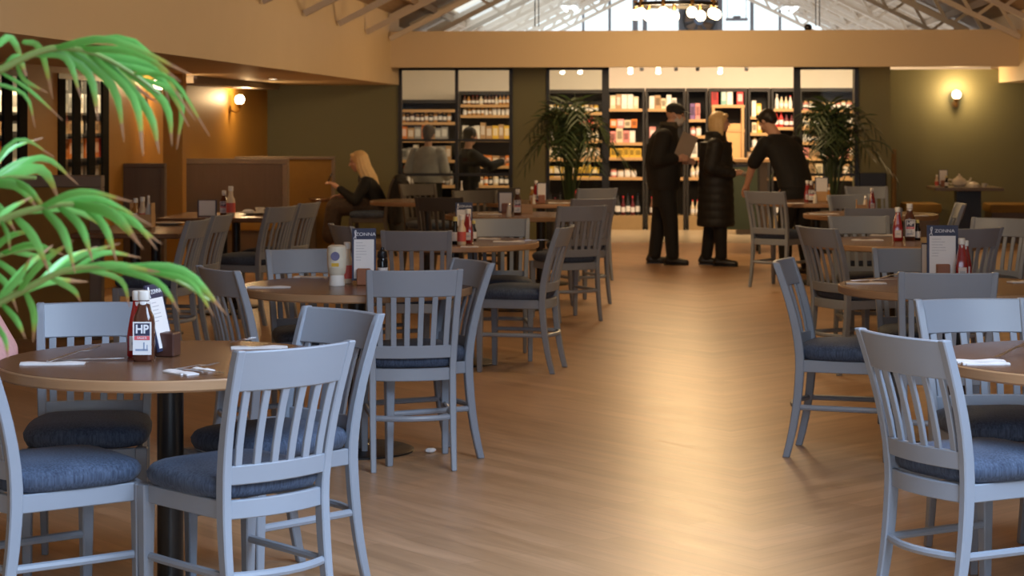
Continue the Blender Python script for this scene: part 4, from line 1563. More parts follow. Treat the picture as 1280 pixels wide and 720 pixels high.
# ---- second right table
menu_stand('white menu card with navy header standing on the second right table', on(1178, 350), YAW * .5, .150, .245, 0)
t = menu_stand('narrow leaflet standing left of the right menu card', on(1156, 347), YAW * .5, .034, .17, 0, False, False, 0, False)
bottle('ketchup', 'red ketchup bottle with white cap just right of the right menu card', on(1202, 351), .205)
bottle('ketchup', 'second red ketchup bottle right of the right menu card', on(1207, 348), .185)
napkin('folded napkin at the left rim of the second right table', on(1082, 354.5), R(5), .19, .055)
fork('fork resting tines up on the napkin of the second right table', on(1109, 352), R(30), .008)
knife('knife on the second right table napkin', on(1092, 354), R(6), .012)
napkin('crumpled napkin at the right side of the second right table', on(1274, 353), R(20), .1, .06)

# ---- near right table
napkin('folded napkin at the left rim of the near right table', on(1222, 452), R(8), .17, .05)
napkin('second folded napkin lying before the first on the near right table', on(1232, 455.5), R(5), .15, .03)
fork('fork lying tines up on the near right table', on(1266, 447), R(48), .01)

# ---- third right table
bottle('ketchup', 'red ketchup bottle leftmost of three on the third right table', on(1122, 301), .215)
bottle('brown', 'brown sauce bottle in the middle of three on the third right table', on(1137, 300), .235)
bottle('vinegar', 'small reddish vinegar bottle rightmost of three on the third right table', on(1147, 300), .13)
napkin('folded napkin at the left of the third right table', on(1084, 300.5), R(3), .2, .06)
napkin('second napkin farther back on the third right table', on(1104, 294.5), R(10), .17, .05)

# ---- far right tables
bottle('ketchup', 'red sauce bottle leftmost on the table the waiter leans over', on(1009, 252), .20)
bottle('brown', 'brown sauce bottle second on the table the waiter leans over', on(1014, 252.5), .20)
caddy('wooden caddy on the table the waiter leans over', on(1027, 251), 0, 1.25)
bottle('salt', 'pale shaker in front of the caddy on the table the waiter leans over', on(1019, 254), .11)
bottle('mustard', 'amber bottle right of the caddy on the table the waiter leans over', on(1036, 253), .14)
menu_stand('small menu card above the caddy on the table the waiter leans over', on(1027, 250), YAW, .13, .22, 0, False, False, 0, False)
napkin('napkin in front of the waiter on his table', on(990, 254.5), .02, .22, .05)
caddy('small wood caddy on the fourth right table', on(1077, 264), 0, .75)
bottle('salt', 'white shaker on the fourth right table', on(1082, 262.5), .12)
bottle('ketchup', 'red ketchup bottle on the fourth right table', on(1090, 263), .19)
napkin('napkin with cutlery at the left of the fourth right table', on(1030, 268), .03, .24, .05)
napkin('napkin at the right of the fourth right table', on(1145, 270), .03, .2, .05)

# ---- wall table with tea things
wz = WTZ


def onw(px, d):
    return at(px, d, wz)


menu_stand('menu card in a caddy on the wall table', onw(1179, 24.75), 0, .11, .19, 0, False, True, .02, False)
bottle('vinegar', 'dark bottle in front of the menu on the wall table', onw(1183, 24.5), .14)
bottle('relish', 'pale bottle at the left end of the wall table', onw(1171, 24.7), .15)
t = thing('teapot', 'cream teapot on the wall table', 'teapot', onw(1199, 24.65))
MB().lathe([(.045, 0), (.085, .03), (.09, .065), (.07, .10), (.035, .118)], 24).build('body', CERAM, t)
MB().lathe([(.04, .116), (.03, .135), (.012, .14), (.014, .155), (.004, .165)], 16).build('lid', CERAM, t)
MB().tube(bez([(.08, 0, .05), (.12, 0, .07), (.145, 0, .115)], 6), [.018, .017, .015, .013, .011, .010, .009], 10).build('spout', CERAM, t)
MB().tube(bez([(-.08, 0, .085), (-.13, 0, .09), (-.135, 0, .05), (-.085, 0, .035)], 10), .007, 8).build('handle', CERAM, t)
t = thing('tea_bowl', 'upturned cream bowl right of the teapot', 'bowl', onw(1216, 24.6))
MB().lathe([(.09, 0), (.085, .03), (.06, .055), (.03, .062), (.03, .07)], 22).build('bowl', CERAM, t)
t = thing('small_cup', 'small pale cup at the right of the wall table', 'cup', onw(1230, 24.6))
MB().lathe([(.022, 0), (.035, .045), (.033, .045), (.02, .006)], 18).build('cup', CERAM, t)
MB().tube(bez([(.03, 0, .035), (.05, 0, .03), (.026, 0, .012)], 6), .004, 6).build('handle', CERAM, t)

# ---- booth tables
q = on(178, 283)
caddy('condiment caddy crowded with bottles behind the palm leaf', on(178, 284), 0, 1.35)
for i, (dx, kd) in enumerate(((-.05, 'mustard'), (.0, 'relish'), (.045, 'water'))):
    pp_ = at(178, (EYE - ZT) * F / (284 - HY), ZT + .009)
    bottle(kd, ('amber bottle at the left', 'cream bottle in the middle', 'white bottle at the right')[i] + ' of the crowded caddy behind the palm', (pp_.x + dx, pp_.y, pp_.z), .20 + .01 * i)
menu_stand('white menu card on the booth table before the brown divider', on(259, 271), YAW, .155, .135, 0, False, False, .0, False)
bottle('brown', 'dark bottle with pale cap beside the booth menu card', on(280, 269), .20)
bottle('relish', 'tall cream bottle beside the dark bottle on the booth table', on(288.5, 270), .24)
t = thing('dinner_plate', 'plate with used crockery on the booth table before the brown divider', 'plate', on(318, 268))
MB().lathe([(.06, 0), (.07, .003), (.125, .016), (.123, .02), (.07, .008)], 32).build('plate', CERAM, t)
pz = on(318, 268)
t = thing('small_cup', 'white cup standing on the plate of used crockery', 'cup', (pz.x + .045, pz.y, pz.z + .008))
MB().lathe([(.025, 0), (.04, .05), (.038, .05), (.022, .006)], 18).build('cup', CERAM, t)
MB().tube(bez([(.034, 0, .04), (.058, 0, .034), (.03, 0, .014)], 6), .004, 6).build('handle', CERAM, t)
t = thing('paper_napkin', 'crumpled napkin on the plate of used crockery', 'napkin', (pz.x - .05, pz.y, pz.z + .008))
MB().ellip((0, 0, .018), (.05, .035, .018), 9, 6).build('crumple', NAPKIN, t, 0, 10)
q = on(215, 288)
t = thing('dinner_plate', 'empty plate at the right of the crowded booth table', 'plate', on(212, 281))
MB().lathe([(.06, 0), (.07, .003), (.115, .016), (.113, .02), (.07, .008)], 32).build('plate', CERAM, t)
# scrap on the floor
o = tag(MB().ellip((0, 0, .012), (.03, .018, .012), 7, 5, Matrix.Rotation(.5, 3, 'Z')).build('paper_scrap', WHITE, None, 0, 5), 'tiny white paper scrap on the wooden floor', 'scrap')
o.location = at(538, EYE * F / (566 - HY), 0)

# ================================================================== palms
def leaflet(p0, p1, p2, w, name, parent, m, n=8, fold=.25):
    pts = bez([p0, p1, p2], n)
    rs_v, faces, uv = [], [], []
    for i, p in enumerate(pts):
        t = (pts[min(i + 1, n)] - pts[max(i - 1, 0)]).normalized()
        side = t.cross(Vector((0, 1, .15))).normalized()
        nrm = side.cross(t).normalized()
        u = i / n
        ww = w * .5 * (math.sin(math.pi * min(1, .12 + u * .88)) ** .7) * (1 if u < .6 else 1 - .55 * (u - .6) / .4) + .0004
        for s, lift in ((-1, fold), (0, 0), (1, fold)):
            rs_v.append(p + side * s * ww + nrm * lift * ww * abs(s))
            uv.append((u, .5 + .5 * s))
    for i in range(n):
        for j in range(2):
            a = i * 3 + j
            faces.append((a, a + 1, a + 4, a + 3))
    # a real thickness: a second skin just below
    k = len(rs_v)
    low = [v + Vector((0, .0008, -.0006)) for v in rs_v]
    faces2 = [tuple(reversed([q + k for q in f])) for f in faces]
    me = bpy.data.meshes.new(name)
    me.from_pydata([tuple(v) for v in rs_v + low], [], faces + faces2)
    ul = me.uv_layers.new(name='UVMap')
    uvs = uv + uv
    for l in me.loops:
        ul.data[l.index].uv = uvs[l.vertex_index]
    me.materials.append(m)
    me.shade_smooth()
    return put(name, me, parent)


# near palm: stands left of the frame, its fronds arch into the picture
PD = 3.3
pb = at(-215, PD + .05, 0)
palm = thing('potted_palm', 'bright green palm arching into the picture from the left edge', 'plant', (0, 0, 0))
MB().lathe([(.13, 0), (.15, .02), (.19, .36), (.20, .38), (.18, .38), (.17, .33)], 28, pb).build('pot', mat('grey_pot', (.2, .2, .2), .6), palm)
MB().lathe([(.0, .32), (.172, .325), (.172, .335), (.0, .34)], 24, pb).build('soil', mat('dark_soil', (.03, .02, .015), .9), palm)
rp = random.Random(11)


def P3(x, y, dd=0.0):
    return at3(x, y, PD + dd)


FRONDS = [
    # rachis bearings, then leaflets: start, middle, tip, width (bearings as seen from the aisle), depth drift of the tip
    ([(-40, 118), (0, 88), (50, 64), (90, 60), (130, 72), (170, 95), (200, 118)], [
        (5, 84, 22, 72, 33, 96, 11), (-8, 60, 14, 48, 34, 94, 10), (28, 52, 50, 62, 66, 124, 10), (40, 68, 82, 72, 102, 125, 11), (62, 62, 110, 92, 123, 152, 12), (85, 61, 140, 108, 155, 177, 12),
        (110, 66, 166, 122, 179, 195, 12), (128, 71, 184, 138, 199, 192, 12), (150, 84, 205, 128, 215, 182, 11), (170, 95, 224, 122, 221, 186, 9),
        (60, 62, 140, 50, 246, 97, 10), (75, 60, 168, 52, 244, 150, 8), (95, 61, 170, 66, 226, 102, 11), (118, 68, 190, 84, 212, 128, 13), (140, 78, 200, 98, 236, 158, 10), (165, 92, 215, 100, 262, 170, 6),
        (70, 60, 120, 74, 196, 128, 18), (20, 78, 30, 100, 60, 116, 7), (0, 90, 36, 112, 78, 150, 5), (-20, 100, 30, 118, 44, 160, 5)]),
    ([(-40, 300), (0, 276), (40, 262), (90, 255), (130, 262), (160, 282)], [
        (45, 262, 100, 240, 166, 252, 9), (88, 255, 140, 268, 179, 311, 16), (18, 270, 42, 298, 62, 342, 13), (52, 260, 78, 290, 94, 342, 13), (72, 257, 100, 283, 116, 327, 12), (102, 257, 130, 283, 146, 328, 11),
        (0, 276, 8, 292, 13, 314, 9), (60, 259, 120, 248, 190, 282, 9), (120, 260, 165, 275, 196, 312, 9), (30, 265, 90, 262, 140, 290, 9), (135, 265, 170, 282, 202, 305, 6), (-15, 284, 10, 262, 40, 246, 7)]),
    ([(-60, 420), (-20, 390), (30, 362), (85, 337), (150, 334), (215, 348), (262, 376)], [
        (60, 347, 105, 318, 150, 304, 7), (90, 337, 130, 316, 176, 322, 7), (150, 334, 228, 340, 284, 394, 15), (130, 334, 195, 352, 226, 392, 9), (45, 355, 80, 325, 122, 308, 8), (105, 336, 150, 350, 162, 384, 8),
        (62, 347, 90, 362, 101, 378, 9), (30, 362, 42, 392, 41, 428, 10), (0, 378, 20, 400, 32, 424, 9), (-20, 390, 4, 420, 10, 448, 8), (180, 338, 236, 352, 268, 396, 8), (20, 368, 50, 330, 92, 300, 9),
        (-10, 384, 26, 340, 66, 306, 9), (75, 340, 140, 332, 200, 340, 12), (10, 372, 60, 352, 110, 352, 11), (-30, 398, 20, 352, 40, 318, 9)]),
    ([(-60, 250), (-25, 232), (10, 222), (45, 222)], [
        (-5, 224, 52, 197, 98, 231, 9), (0, 223, 50, 212, 75, 252, 16), (5, 223, 34, 236, 62, 268, 11), (-20, 230, 20, 232, 48, 262, 14), (-25, 232, 30, 200, 70, 205, 7), (-30, 234, 20, 175, 68, 196, 5), (-20, 230, 10, 188, 54, 172, 5), (-30, 236, 0, 262, 20, 290, 12)]),
    ([(-70, 350), (-30, 330), (10, 316), (50, 310)], [
        (0, 318, 40, 306, 84, 320, 9), (-10, 322, 20, 345, 40, 380, 10), (15, 315, 55, 325, 76, 356, 8), (-30, 330, 5, 352, 22, 390, 10), (-20, 326, 10, 296, 44, 288, 8)]),
]
crown = pb + Vector((0, 0, .40))
for fi, (rach, lfs) in enumerate(FRONDS):
    dd = (.05, -.05, .02, .12, .18)[fi]
    pts = [P3(x, y, dd) for x, y in rach]
    mid = crown.lerp(pts[0], .6) + Vector((-.03, 0, .12))
    path = bez([crown + Vector((.02 * fi - .04, 0, -.06)), mid] + pts, 26)
    fr = MB().tube(path, [.009 - .0062 * i / 26 for i in range(27)], 7).build('frond', STEM, palm)
    for x0, y0, x1, y1, x2, y2, w in lfs:
        e = rp.uniform(-.10, .12)
        leaflet(P3(x0, y0, dd), P3(x1, y1, dd + e * .5), P3(x2, y2, dd + e), w * .88 / F * PD, 'leaflet', fr, LEAF)


# far palms in planters before the shop front
def far_palm(label, px, d, seed, hh, planter):
    r = random.Random(seed)
    p = at(px, d)
    t = thing('potted_palm', label, 'plant', (p.x, p.y, 0))
    MB().box(-.20, .20, -.18, .18, 0, .48).build('planter', planter, t, .01)
    MB().box(-.185, .185, -.165, .165, .479, .49).build('soil', mat('dark_soil', (.03, .02, .015), .9), t)
    for k in range(34):
        a = 2 * math.pi * (k * .382 + r.uniform(-.04, .04))
        reach = r.uniform(.2, .62) if k < 25 else r.uniform(.06, .2)
        top = hh * r.uniform(.80, 1.0) if reach < .45 else hh * r.uniform(.68, .92)
        ca, sa = math.cos(a), math.sin(a) * .55
        P = bez([(ca * .03, sa * .03, .47), (ca * reach * .25, sa * reach * .25, .47 + (top - .47) * .55), (ca * reach * .62, sa * reach * .62, top), (ca * reach * 1.15, sa * reach * 1.15, top - .12 - .35 * reach * r.uniform(.4, 1.0))], 14)
        mb = MB()
        mb.tube(P, [.008 - .005 * i / 14 for i in range(15)], 5)
        for i in range(5, 15):
            q = P[i]
            tt = (P[min(i + 1, 14)] - P[i - 1]).normalized()
            sd = tt.cross(Vector((0, 0, 1)))
            if sd.length < .05:
                sd = Vector((1, 0, 0))
            sd.normalize()
            L = (.30 - .014 * abs(i - 9)) * r.uniform(.8, 1.1)
            for s in (-1, 1):
                tip = q + (sd * s * .75 + tt * .6).normalized() * L - Vector((0, 0, L * r.uniform(.15, .4)))
                m_ = (q + tip) / 2 + Vector((0, 0, .02))
                wv_ = tt * .016
                mb.add([q - wv_ * .4, q + wv_ * .4, m_ - wv_, m_ + wv_, tip, q + Vector((0, 0, -.004)), m_ + Vector((0, 0, -.006))], [(0, 1, 3, 2), (2, 3, 4), (1, 0, 5), (0, 2, 6, 5), (1, 5, 6, 3), (2, 4, 6), (4, 3, 6)])
        mb.build('frond', FROND, t)
    return t


far_palm('dark green potted palm before the window left of the shop doorway', 712, 23.6, 3, 1.78, mat('dark_planter', (.03, .03, .03), .5))
fp = far_palm('dark green potted palm before the window right of the shop doorway', 1040, 23.4, 8, 1.74, mat('dark_planter', (.03, .03, .03), .5))
# its long bent frond over the green pier
o = fp.location
q = [at3(1046, 238, 23.3) - o, at3(1055, 190, 23.3) - o, at3(1085, 176, 23.3) - o, at3(1106, 180, 23.25) - o, at3(1117, 192, 23.2) - o]
P = bez(q, 16)
MB().tube(P, [.012 - .006 * i / 16 for i in range(17)], 6).build('frond', FROND, fp)

# ================================================================== people
def hand(mb, w, fwd, up, side, curl=.6, s=1.0):
    """palm and five bent fingers; side = towards the thumb"""
    w, fwd, up, side = Vector(w), Vector(fwd).normalized(), Vector(up).normalized(), Vector(side).normalized()
    mb.cap(w, .026 * s, w + fwd * .03 * s, .03 * s)
    for k in range(4):
        b = w + fwd * .075 * s + side * (.026 - .0175 * k) * s
        mb.cap(w + fwd * .02 * s + side * (.018 - .012 * k) * s, .016 * s, b, .0125 * s, 8)
        L = (.072, .08, .075, .058)[k] * s
        d1 = (fwd - up * curl * .5).normalized()
        d2 = (fwd * (1 - curl) - up * curl).normalized()
        m1 = b + d1 * L * .5
        mb.chain([b, m1, m1 + d2 * L * .5], [.0105 * s, .0095 * s, .008 * s], 8)
    tb = w + fwd * .025 * s + side * .024 * s
    t1 = tb + (fwd * .6 + side * .8).normalized() * .035 * s
    mb.chain([w + fwd * .01 * s, tb, t1, t1 + (fwd * .9 + side * .2 - up * .3 * curl).normalized() * .03 * s], [.02 * s, .016 * s, .012 * s, .009 * s], 8)


def head(mb, c, rot, s=1.0):
    """skull, jaw, nose, ears; faces +y before rot"""
    f = lambda x, y, z: Vector(c) + rot @ (Vector((x, y, z)) * s)
    mb.ellip(f(0, -.01, .025), (.074 * s, .095 * s, .095 * s), 16, 11, rot)
    mb.ellip(f(0, .025, -.035), (.057 * s, .066 * s, .078 * s), 14, 9, rot)
    mb.cap(f(0, .05, -.092), .022 * s, f(0, .062, -.085), .018 * s)
    mb.cap(f(0, .084, .02), .008 * s, f(0, .106, -.018), .013 * s, 8)       # nose
    mb.cap(f(-.03, .078, .038), .011 * s, f(.03, .078, .038), .011 * s, 8)    # brow
    mb.cap(f(-.018, .082, -.052), .008 * s, f(.018, .082, -.052), .008 * s, 8)  # lips
    for q in (-1, 1):
        mb.ellip(f(q * .076, -.012, 0), (.011 * s, .02 * s, .032 * s), 8, 6, rot)
        mb.ellip(f(q * .038, .055, -.02), (.025 * s, .025 * s, .022 * s), 8, 6, rot)
    return f


def face_parts(f, t, s=1.0, lip=(.42, .14, .12)):
    eye = mat('eye_dark', (.03, .02, .02), .2)
    for q in (-1, 1):
        MB().ellip(f(q * .03, .083, .017), (.011 * s, .008 * s, .007 * s), 8, 6).build('eye', eye, t)
    MB().cap(f(-.017, .090, -.052), .0055 * s, f(.017, .090, -.052), .0055 * s, 8).build('mouth', mat('lip_%d' % int(lip[0] * 99), lip, .5), t)


def shoes(t, feet, m=None):
    for (x, y, z, a) in feet:
        r = Matrix.Rotation(a, 3, 'Z')
        g = lambda u, v, w: Vector((x, y, z)) + r @ Vector((u, v, w))
        mb = MB()
        mb.cap(g(0, -.05, .045), .042, g(0, .06, .04), .04).cap(g(0, .06, .036), .042, g(0, .15, .03), .034).cap(g(0, -.05, .05), .04, g(0, -.02, .1), .045)
        remesh(mb, 'shoe', m or SHOE, .009, t)
        MB().rings([[g(u, v, zz) for u, v in ((-.036, -.085), (.036, -.085), (.045, .05), (.038, .15), (0, .18), (-.038, .15), (-.045, .05))] for zz in (.0, .014)]).build('sole', m or SHOE, t)


def person(label, l, d, fc):
    p = wv(l, d)
    return thing('person', label, 'person', (p.x, p.y, 0), heading(*fc))


I3 = Matrix.Identity(3)


def rotx(a, b=0.0, c=0.0):
    return Matrix.Rotation(b, 3, 'Z') @ Matrix.Rotation(a, 3, 'X') @ Matrix.Rotation(c, 3, 'Y')


# ---- man in cap and mask with an open menu, facing along the picture to the right
t = person('person in black jacket, dark cap and white face mask, standing and reading a menu', 1.64, 21.5, (1, -.06))
man = t
b = MB()
hr = rotx(R(-14), R(-10))
hc = Vector((0, .115, 1.60))
f = head(b, hc, hr, 1.0)
b.cap((0, .03, 1.42), .06, hc + Vector((0, -.02, -.05)), .055)
b.loft([((0, 0, 1.0), .15, .11), ((0, .0, 1.2), .17, .12), ((0, .01, 1.38), .17, .11), ((0, .02, 1.44), .09, .08)])
rw, lw = Vector((.17, .13, 1.135)), Vector((-.13, .20, 1.10))
b.chain([(.2, 0, 1.36), (.26, -.07, 1.12), rw], [.05, .042, .028])
b.chain([(-.2, .02, 1.36), (-.25, .0, 1.10), lw], [.05, .042, .028])
hand(b, rw, (-.25, .95, .12), (.6, .1, .75), (-.2, .1, .95), .55)
hand(b, lw, (.25, .95, .12), (-.6, .1, .75), (.2, .1, .95), .55)
remesh(b, 'body', SKIN, .0065, t, 3)
face_parts(f, t)
b = MB()
b.loft([((0, -.01, .80), .215, .165), ((0, -.01, .95), .235, .185), ((0, -.015, 1.12), .245, .195), ((0, -.01, 1.28), .24, .185), ((0, .0, 1.39), .20, .145), ((0, .03, 1.455), .125, .11), ((0, .045, 1.50), .095, .095)])
b.chain([(.19, -.01, 1.37), (.275, -.08, 1.13), (.185, .10, 1.135)], [.095, .085, .055])
b.chain([(-.19, .01, 1.37), (-.27, -.01, 1.11), (-.145, .16, 1.105)], [.095, .085, .055])
remesh(b, 'jacket', BLKJK, .012, t, 4)
MB().rings([[((.088 + e) * math.cos(a), .05 + (.09 + e) * math.sin(a), z) for a in [2 * math.pi * k / 20 for k in range(20)]] for e, z in ((.01, 1.46), (.012, 1.53), (.0, 1.53), (-.002, 1.46))], False, 0, True).build('collar', mat('khaki_collar', (.075, .062, .04), .8), t)
b = MB()
b.loft([((0, -.0, .62), .19, .13), ((0, 0, .85), .19, .14), ((0, 0, 1.0), .17, .13)])
b.chain([(.095, .0, .82), (.105, .06, .48), (.11, .085, .10)], [.115, .085, .07])
b.chain([(-.095, -.01, .82), (-.105, -.055, .48), (-.11, -.105, .10)], [.115, .085, .07])
remesh(b, 'trousers', BLKCL, .012, t, 4)
shoes(t, [(.115, .08, 0, R(-14)), (-.115, -.11, 0, R(6))])
b = MB()
g = f
b.ellip(g(0, -.012, .055), (.084, .105, .082), 16, 9, hr)
remesh(b, 'cap', mat('dark_cap_cloth', (.02, .02, .022), .8), .007, t, 2)
MB().rings([[g(x * w_, y, z) for x in (-1, -.6, 0, .6, 1)] + [g(x * w_, y, z + .006) for x in (1, .6, 0, -.6, -1)] for w_, y, z in ((.075, .06, .066), (.07, .11, .062), (.05, .155, .05), (.02, .17, .046))]).build('cap_peak', mat('dark_cap_cloth', (.02, .02, .022), .8), t)
b = MB()
b.ellip(g(0, .045, -.045), (.064, .066, .062), 14, 9, hr)
remesh(b, 'face_mask', mat('pale_mask', (.50, .48, .46), .8), .007, t, 2)
for q in (-1, 1):
    MB().tube([g(q * .055, .05, -.02), g(q * .079, .0, .012)], .0025, 6).build('mask_strap', WHITE, t)
# the menu in his hands
mp = wv(1.64, 21.5)
mrot = heading(1, -.06)
e = Matrix.Rotation(mrot, 3, 'Z')
mc = Vector((mp.x, mp.y, 0)) + e @ Vector((.10, .30, 1.225))
t = thing('menu_folder', 'open grey-beige menu held by the man in the dark cap', 'menu', mc, mrot)
mm = mat('beige_grey_cover', (.36, .29, .23), .6)
lean = R(-22)
rr_ = Matrix.Rotation(lean, 3, 'X')


def folder(ang, nm, col):
    k = Matrix.Rotation(ang, 3, 'Z')
    vs = []
    for dx in (0, .20):
        for zz in (-.15, .15):
            for yy in (0, .006):
                vs.append(rr_ @ (k @ Vector((dx, yy, zz))))
    return MB().add(vs, [(0, 1, 3, 2), (4, 6, 7, 5), (0, 4, 5, 1), (2, 3, 7, 6), (0, 2, 6, 4), (1, 5, 7, 3)]).build(nm, col, t)


folder(R(-62), 'front_cover', mm)
folder(R(-128), 'back_cover', mat('darker_cover', (.20, .16, .12), .6))

# ---- blond woman in a long quilted coat
t = person('person with blond hair in a long black quilted coat, standing beside the man', 2.17, 21.3, (1, -.12))
b = MB()
hr = rotx(R(0), R(8))
hc = Vector((0, .045, 1.515))
f = head(b, hc, hr, .95)
b.cap((0, .0, 1.34), .055, hc + Vector((0, -.02, -.05)), .05)
b.loft([((0, 0, .95), .15, .11), ((0, 0, 1.15), .16, .12), ((0, 0, 1.30), .16, .10), ((0, 0, 1.36), .08, .07)])
rw, lw = Vector((.16, .20, .985)), Vector((-.14, .22, .99))
b.chain([(.18, 0, 1.28), (.24, -.03, 1.04), rw], [.045, .04, .026])
b.chain([(-.18, 0, 1.28), (-.24, -.02, 1.04), lw], [.045, .04, .026])
hand(b, rw, (-.5, .85, .05), (.3, .1, .9), (-.8, -.3, .4), .6, .95)
hand(b, lw, (.5, .85, .05), (-.3, .1, .9), (.8, -.3, .4), .6, .95)
remesh(b, 'body', SKIN, .0065, t, 3)
face_parts(f, t, .95)
b = MB()
secs = []
z = .42
while z < 1.33:
    u = (z - .42) / .9
    ph = ((z - .42) / .085) % 1
    puff = .010 * math.sin(math.pi * ph) ** .6 if 0 < ph < 1 else 0
    rx = .225 - .02 * math.sin(math.pi * u) + puff if u < .75 else .205 - .22 * (u - .75) + puff
    ry = .195 - .03 * u + puff
    secs.append(((0, .0, z), rx, ry))
    z += .014
b.loft(secs, 28)
b.loft([((0, 0, 1.26), .20, .14), ((0, .0, 1.34), .15, .12), ((0, .0, 1.39), .11, .11), ((0, .0, 1.43), .105, .11)])
for s in (1, -1):
    pts = [Vector((s * .18, -.005, 1.28)), Vector((s * .255, -.05, 1.05)), Vector((s * .175, .165, .985))]
    for a, c, r0, r1 in ((pts[0], pts[1], .085, .08), (pts[1], pts[2], .08, .055)):
        for k in range(5):
            u = k / 4
            q = a.lerp(c, u)
            b.ellip(q, ((r0 + (r1 - r0) * u) * 1.03,) * 3, 12, 8)
        b.cap(a, r0 * .93, c, r1 * .93)
remesh(b, 'coat', BLKNY, .010, t, 1)
b = MB()
b.chain([(.09, .0, .6), (.095, .05, .40), (.10, .06, .10)], [.095, .075, .062])
b.chain([(-.09, .0, .6), (-.095, -.06, .40), (-.10, -.10, .10)], [.095, .075, .062])
remesh(b, 'trousers', BLKCL, .012, t, 4)
shoes(t, [(.105, .06, 0, R(-10)), (-.105, -.10, 0, R(5))])
b = MB()
g = f
b.ellip(g(0, -.025, .04), (.088, .098, .094), 16, 10, hr)
for a in range(-5, 6):
    an = math.pi * 1.5 + a * .36
    x, y = .072 * math.cos(an), .078 * math.sin(an)
    b.chain([g(x * 1.0, y - .02, .05), g(x * 1.2, y * 1.12 - .015, -.04), g(x * 1.12, y * 1.05 - .01, -.135)], [.03, .03, .018], 8)
b.cap(g(-.06, .06, .085), .026, g(.06, .06, .085), .026)
remesh(b, 'hair', BLOND, .007, t, 2)
mp = wv(2.17, 21.3)
e = Matrix.Rotation(heading(1, -.12), 3, 'Z')
o = MB()
for k, (u, v, w_) in enumerate(((.10, .0, 0), (.06, .02, .01), (.02, .01, .015), (-.03, .0, 0))):
    o.ellip((u, v, w_), (.035, .03, .022), 8, 6)
gl = tag(remesh(o, 'knitted_gloves', mat('grey_wool', (.28, .26, .24), .9, scale=60), .008, None, 2), 'grey gloves held in the hands of the blond woman', 'gloves')
gl.location = Vector((mp.x, mp.y, 0)) + e @ Vector((.10, .30, .975))
gl.rotation_euler = (0, 0, heading(1, -.12))

# ---- waiter bending over the far right table
t = person('waiter in a black short-sleeved shirt bending over a table, seen from behind', 2.84, 20.1, (-.55, .83))
t['label'] = 'person in a black T-shirt bending over a table at the shop doorway'
b = MB()
hr = rotx(R(-38), R(10))
hc = Vector((-.04, .37, 1.53))
f = head(b, hc, hr, .98)
b.cap((-.02, .26, 1.38), .062, hc + Vector((0, -.02, -.03)), .058)
b.loft([((0, .0, .95), .15, .11), ((0, .10, 1.12), .16, .12), ((0, .2, 1.30), .17, .11), ((0, .25, 1.38), .09, .08)])
rw, lw = Vector((.27, .43, .87)), Vector((-.20, .50, .89))
b.chain([(.19, .22, 1.31), (.27, .30, 1.06), rw], [.05, .042, .028])
b.chain([(-.19, .24, 1.31), (-.23, .38, 1.08), lw], [.05, .042, .028])
hand(b, rw, (-.1, .5, -.8), (.2, .85, .5), (-.95, .1, 0), .3)
hand(b, lw, (.1, .6, -.75), (-.2, .8, .5), (.95, .1, 0), .3)
remesh(b, 'body', SKIN, .0065, t, 3)
face_parts(f, t, .98)
b = MB()
b.loft([((0, -.02, .86), .195, .15), ((0, .02, 1.0), .195, .155), ((0, .10, 1.15), .215, .15), ((0, .18, 1.29), .215, .135), ((0, .235, 1.37), .16, .11), ((0, .26, 1.41), .085, .085)])
b.chain([(.185, .21, 1.31), (.262, .28, 1.10)], [.085, .072])
b.chain([(-.185, .23, 1.31), (-.232, .35, 1.12)], [.085, .072])
remesh(b, 'shirt', BLKCL, .011, t, 4)
b = MB()
b.loft([((0, -.03, .74), .18, .14), ((0, -.03, .9), .18, .14)])
b.chain([(.09, -.03, .8), (.11, .0, .46), (.12, -.05, .09)], [.11, .08, .062])
b.chain([(-.09, -.03, .8), (-.11, .02, .46), (-.12, .0, .09)], [.11, .08, .062])
remesh(b, 'trousers', BLKCL, .012, t, 4)
shoes(t, [(.12, -.05, 0, R(-12)), (-.12, .0, 0, R(8))])
b = MB()
b.ellip(f(0, -.028, .04), (.087, .098, .092), 14, 10, hr)
b.ellip(f(0, -.07, .0), (.07, .055, .07), 12, 8, hr)
b.cap(f(-.04, .04, .10), .025, f(.04, .04, .10), .025)
remesh(b, 'hair', DHAIR, .008, t, 2)

# ---- seated blond woman on the left
t = person('person with long blond hair in a black top, seated facing left at the booths', -1.62, 22.75, (-1, -.05))
b = MB()
hr = rotx(R(-12), R(0))
hc = Vector((0, .13, 1.075))
f = head(b, hc, hr, .97)
b.cap((0, .05, .90), .052, hc + Vector((0, -.02, -.04)), .05)
b.loft([((0, -.08, .56), .16, .12), ((0, -.04, .72), .15, .11), ((0, .02, .86), .16, .10), ((0, .04, .92), .08, .07)])
rw, lw = Vector((.16, .32, .68)), Vector((-.12, .37, .80))
b.chain([(.18, .02, .85), (.23, .10, .62), rw], [.045, .038, .026])
b.chain([(-.18, .04, .85), (-.22, .16, .64), lw], [.045, .038, .026])
hand(b, rw, (-.2, .95, 0), (.2, 0, .95), (-.9, .0, .2), .5, .95)
hand(b, lw, (.15, .8, .5), (-.2, -.4, .85), (.9, .1, .2), .6, .95)
b.chain([(.1, .35, .52), (.1, .42, .50), (.1, .40, .10)], [.055, .055, .035])
b.chain([(-.1, .35, .52), (-.1, .42, .50), (-.1, .36, .10)], [.055, .055, .035])
remesh(b, 'body', SKIN, .0065, t, 3)
face_parts(f, t, .97)
b = MB()
b.loft([((0, -.09, .53), .185, .145), ((0, -.06, .66), .175, .13), ((0, -.01, .78), .185, .125), ((0, .03, .87), .175, .105), ((0, .045, .925), .08, .08)])
b.chain([(.175, .02, .85), (.235, .09, .62), (.175, .27, .67)], [.07, .06, .042])
